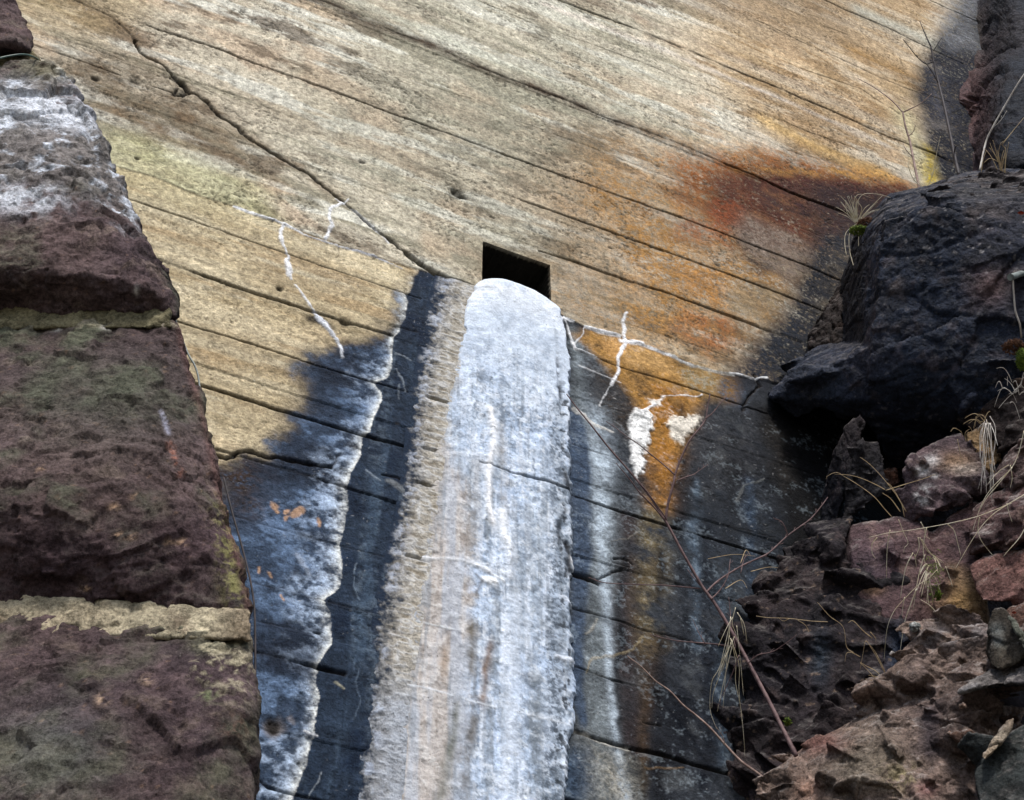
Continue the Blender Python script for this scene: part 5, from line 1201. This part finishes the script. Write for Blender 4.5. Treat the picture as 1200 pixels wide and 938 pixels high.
# tuft with green heart on the maroon block
l = [D3([(1086, 618), (1082, 640), (1084, 660), (1094, 700)], 4.55), D3([(1080, 632), (1090, 648), (1100, 655), (1106, 660)], 4.52), D3([(1078, 630), (1086, 645), (1104, 660)], 4.5), D3([(1084, 650), (1078, 668), (1074, 688), (1070, 715)], 4.52),
     D3([(1098, 668), (1088, 678), (1076, 686), (1060, 702), (1048, 716), (1040, 735), (1037, 760), (1036, 775)], 4.45), D3([(1074, 690), (1066, 712), (1060, 730), (1056, 755), (1052, 785), (1051, 803)], 4.42), D3([(1070, 648), (1062, 664), (1058, 682), (1055, 702)], 4.5),
     D3([(1053, 609), (1058, 622), (1064, 636), (1060, 642), (1059, 648)], 4.6), D3([(1076, 630), (1077, 642), (1072, 655)], 4.55), D3([(1043, 621), (1040, 640), (1039, 660), (1039, 678)], 4.62), D3([(1079, 612), (1083, 620), (1085, 628), (1090, 632)], 4.6), D3([(1112, 714+26), (1100, 722), (1090, 710), (1079, 703)], 4.4),
     D3([(1090, 670), (1090, 685), (1094, 702)], 4.5), D3([(1060, 700), (1058, 712), (1057, 722)], 4.48), D3([(1072, 650), (1074, 665)], 4.5), D3([(1108, 664), (1114, 680), (1116, 688)], 4.5)]
l += [arc(1088+rnd.uniform(-6, 8), 662+rnd.uniform(-8, 14), 4.55, rnd.uniform(-12, 10), rnd.uniform(8, 34), rnd.uniform(2, 8), e=-.05) for k in range(16)]
o = blades("dry_grass_tuft", "straggling pale grass tuft growing from the face of the maroon block", l, M_straw, .0014)
bm = bmesh.new()
for k in range(60):
    x, y = 1092+rnd.gauss(0, 5), 672+rnd.gauss(0, 14); q = P(x, y, 4.55+rnd.uniform(-.04, .02))
    tube_bm(bm, np.array([q, q+np.array([rnd.uniform(-.01, .01), -.006, -.008]), q+np.array([rnd.uniform(-.018, .018), -.01, -.024])]), .0013, .0005, 4)
g_ = bm_obj("green_blades", bm, M_moss, P(*l[0][0]), o)
# curled grass on the crumbling block
l = [D3([(1050, 815), (1042, 800), (1030, 775), (1018, 755), (1014, 752), (1012, 762), (1008, 785)], 4.2), D3([(1044, 810), (1036, 785), (1026, 765), (1020, 757)], 4.2), D3([(1040, 812), (1030, 790), (1014, 780), (1008, 776)], 4.2), D3([(1046, 815), (1036, 800), (1022, 796), (1014, 796)], 4.2),
     D3([(1000, 765), (992, 758), (988, 735), (972, 722), (958, 706)], 4.35), D3([(1022, 748), (1012, 740), (1000, 728), (994, 730)], 4.3), D3([(1020, 741), (1026, 748), (1026, 752)], 4.3), D3([(970, 729), (950, 728), (925, 725), (900, 724), (886, 722)], 4.4), D3([(925, 725), (918, 728), (912, 724)], 4.4), D3([(935, 727), (944, 733), (948, 741)], 4.4),
     D3([(1008, 770), (998, 765), (992, 766), (990, 776)], 4.25), D3([(1034, 820), (1032, 808), (1020, 800)], 4.15)]
l += [arc(1044+rnd.uniform(-8, 6), 815, 4.18, rnd.uniform(-30, -4), rnd.uniform(-45, -10), rnd.uniform(4, 14)) for k in range(8)]
blades("dry_grass_tuft", "curled tan grass tuft in the nook above the brown boulder", l, M_strawb, .0013)
# hanging tuft next to the saplings
l = [D3([(855, 745), (850, 765), (842, 785), (834, 800), (832, 830), (838, 850), (842, 856)], 4.28), D3([(856, 748), (862, 775), (862, 800), (868, 830), (872, 870), (873, 892)], 4.26), D3([(857, 750), (866, 780), (866, 810), (870, 850)], 4.26), D3([(850, 768), (844, 790), (836, 812), (834, 830)], 4.28),
     D3([(857, 752), (850, 775), (846, 788)], 4.28), D3([(862, 712), (858, 730), (862, 742), (866, 760)], 4.3), D3([(868, 725), (872, 745)], 4.3), D3([(864, 718), (872, 732), (875, 752)], 4.3)]
l += [arc(858+rnd.uniform(-4, 6), 740+rnd.uniform(-20, 16), 4.3, rnd.uniform(-22, 10), rnd.uniform(20, 110), rnd.uniform(0, 6), e=-.03) for k in range(7)]
blades("dry_grass_tuft", "pale dead grass hanging from the purple sapling beside the black block", l, M_straw, .0013)
# fine pale stems on the slate wall
l = [W([(830, 655), (860, 650), (885, 652)], .1, .1), W([(880, 670), (900, 665), (915, 666)], .1, .1), W([(868, 660), (874, 645), (880, 652)], .1, .1), W([(850, 690), (868, 680), (876, 690)], .1, .1)]
blades("dry_grass_stalks", "fine thin pale stems against the slate wall, right of the purple sapling", l, M_strawb, .0011, group=None)
# tufts by the overhang (top)
l = [D3([(992, 300), (990, 285), (992, 272), (1004, 262)], 5.97, .07), D3([(1001, 314), (997, 300), (995, 288), (996, 272), (1004, 262)], 5.92, .12), D3([(1004, 306), (1006, 290), (1006, 275), (1004, 262)], 5.92, .12), D3([(1004, 262), (993, 250), (991, 235)], 6.04), D3([(1004, 262), (1000, 240), (1006, 228), (1020, 232)], 6.04), D3([(1004, 262), (1010, 245), (1004, 236)], 6.04), D3([(1004, 262), (1004, 240), (1012, 228), (1030, 228), (1044, 232)], 6.04)]
l += [arc(1004+rnd.uniform(-1.5, 1.5), 262, 6.04, rnd.uniform(-24, 34), rnd.uniform(-34, -6), rnd.uniform(0, 6)) for k in range(26)]
blades("dry_grass_tuft", "small straw tuft in the notch where the dark boulder meets the wall", l, M_straw, .0015)
l = [D3([(1086, 224), (1072, 212), (1066, 200), (1064, 192), (1066, 188)], 6.4), D3([(1086, 224), (1076, 213), (1070, 204)], 6.4), D3([(1086, 224), (1094, 200), (1098, 178), (1102, 160)], 6.4)]
blades("dry_grass_tuft", "few bent white straws at the foot of the yellow wall stain", l, M_straw, .0019)
l = [D3([(1176, 205), (1170, 190), (1164, 178), (1160, 168)], 6.2), D3([(1176, 205), (1170, 188), (1172, 170), (1176, 166)], 6.2), D3([(1174, 200), (1176, 188), (1178, 175), (1174, 170)], 6.2), D3([(1170, 190), (1160, 186), (1152, 192)], 6.2), D3([(1174, 170), (1186, 155), (1200, 138)], 6.2), D3([(1150, 202), (1152, 188), (1156, 176)], 6.2)]
l += [arc(1174+rnd.uniform(-4, 4), 204, 6.2, rnd.uniform(-22, 16), rnd.uniform(-40, -12), rnd.uniform(0, 6)) for k in range(8)]
blades("dry_grass_tuft", "sparse brown tuft on top of the dark ledge, against the rock face", l, M_strawb, .0019)
l = [arc(1184+rnd.uniform(-10, 14), 455+rnd.uniform(-8, 18), 4.85, rnd.uniform(-26, 20), rnd.uniform(-20, 22), rnd.uniform(3, 12)) for k in range(16)]
blades("dry_grass_tuft", "messy pale tuft at the right edge above the mossy ledge", l, M_strawg, .0013)
l = [arc(1150+rnd.uniform(-16, 10), 500+rnd.uniform(-10, 10), 4.85, rnd.uniform(-26, 12), rnd.uniform(-22, 10), rnd.uniform(3, 10)) for k in range(10)]
l += [D3([(1114, 506), (1118, 502), (1126, 506), (1128, 512)], 4.9), D3([(1132, 518), (1131, 508), (1136, 503)], 4.9), D3([(1122, 515), (1125, 530), (1129, 548)], 4.85)]
blades("dry_grass_tuft", "wispy rootlets on the ledge top, left of the drooping bunch", l, M_strawb, .0012)
# moss cushions
def moss(x, y, d, rx, ry, label, mat=M_moss, n=260):
    c = P(x, y, d); bm = bmesh.new(); s_ = d/FPX
    for k in range(n):
        a = rnd.uniform(0, 2*math.pi); rr = math.sqrt(rnd.random()); q = c+RGT*rx*s_*rr*math.cos(a)+UPV*ry*s_*rr*math.sin(a)+np.array([0, .02*rr-.01, 0])
        dr = np.array([rnd.uniform(-1, 1), rnd.uniform(-1.2, .2), rnd.uniform(-.3, 1)]); dr /= np.linalg.norm(dr)
        tube_bm(bm, np.array([q-dr*.006, q, q+dr*rnd.uniform(.006, .014)]), .0028, .001, 4)
    o = bm_obj("moss_cushion", bm, mat, c); tag(o, label, "moss", "moss cushions on the rocks")
moss(1008, 269, 5.98, 12, 5, "bright green moss cushion in the notch between dark boulder and wall")
moss(1018, 262, 6.0, 14, 8, "rusty brown moss clump just above the notch beside the dark boulder", M_rust, 300)
moss(1099, 697, 4.52, 4, 4, "tiny bright green moss dot at the foot of the grass tuft", n=45)
moss(1199, 420, 5.0, 7, 12, "green moss clump at the right edge beside the dark boulder", n=260)
moss(1190, 405, 5.02, 14, 8, "rust coloured moss at the right edge above the green clump", M_rust, 260)
moss(923, 845, 4.15, 2.5, 2.5, "speck of green moss on the black crumbling block", n=40)
# leaves
def leaf(x, y, d, s_, label):
    bm = bmesh.new(); c = P(x, y, d); n = 9
    L = [bm.verts.new(c+RGT*(s_*(t-.5)*2)+UPV*(.55*s_*math.sin(math.pi*t)*k)+FWD*(-.25*s_*abs(k)-.15*s_*math.cos(3*t))) for t in np.linspace(0.02, .98, n) for k in (-1, 0, 1)]
    for i in range(n-1):
        for k in (0, 1): bm.faces.new((L[i*3+k], L[i*3+k+1], L[i*3+4+k], L[i*3+3+k]))
    bmesh.ops.solidify(bm, geom=bm.faces, thickness=.0006); o = bm_obj("fallen_leaf", bm, M_leaf, c); tag(o, label, "leaf", "fallen orange leaves")
leaf(1196, 250, 5.25, .014, "orange leaf lying on the dark boulder at the right edge")
leaf(1063, 793, 4.12, .010, "small orange-red leaf stuck on the brown boulder's upper edge")
leaf(1188, 718, 4.2, .008, "tiny rusty leaf on the gravelly shelf at the right edge")
# wall fitting with a hanging wire
t = empty("wall_fitting", P(1188, 323, 5.05)); tag(t, "pale grey peg with a thin hanging wire, set in rock at the right edge", "fitting")
base = np.array(t.location); bm = bmesh.new(); tube_bm(bm, path_px([(1200, 321, 5.2), (1196, 321, 5.08), (1188, 324, 5.02), (1184, 325, 5.0)], 4), .010, .013, 10); bm_obj("peg", bm, M_wire, base, t)
bm = bmesh.new(); tube_bm(bm, path_px([(1187, 328, 5.01), (1188, 345, 5.0), (1190, 365, 5.0), (1195, 380, 5.0), (1197, 396, 5.02)], 6), .0032, .0032, 6); bm_obj("wire", bm, M_strawg, base, t)
# cables
def cable(label, pts, mat, r):
    bm = bmesh.new(); tube_bm(bm, path_px(pts, 8), r, r, 8); o = bm_obj("cable", bm, mat, P(*pts[0])); tag(o, label, "cable")
z2 = lambda x, y, o=.0: PP(x, y, o)
cable("green cable lying in the top joint of the stone pier", [z2(-300, 80, .10), z2(-60, 76, .10), z2(-10, 70, .10), z2(10, 66, .09), z2(28, 64, .07), z2(42, 68, .02), z2(48, 74, -.1)], M_cable, .0028)
cable("thin grey-green cable hugging the right edge of the stone pier", [z2(190, 340, -.25), z2(202, 358, -.12), z2(206, 376, -.06), z2(213, 396, -.05), z2(221, 416, -.05), z2(228, 428, -.05), z2(232, 440, -.05), z2(234, 455, -.05), z2(236, 480, -.06), z2(238, 510, -.12)], M_wire, .0024)
cable("thin dark cable running down behind the pier's lower edge", [z2(262, 560, -.1), z2(272, 600, -.08), z2(286, 650, -.07), z2(296, 695, -.06), z2(299, 740, -.05), z2(299, 850, -.05), z2(299, 1000, -.05)], M_barkd, .0022)
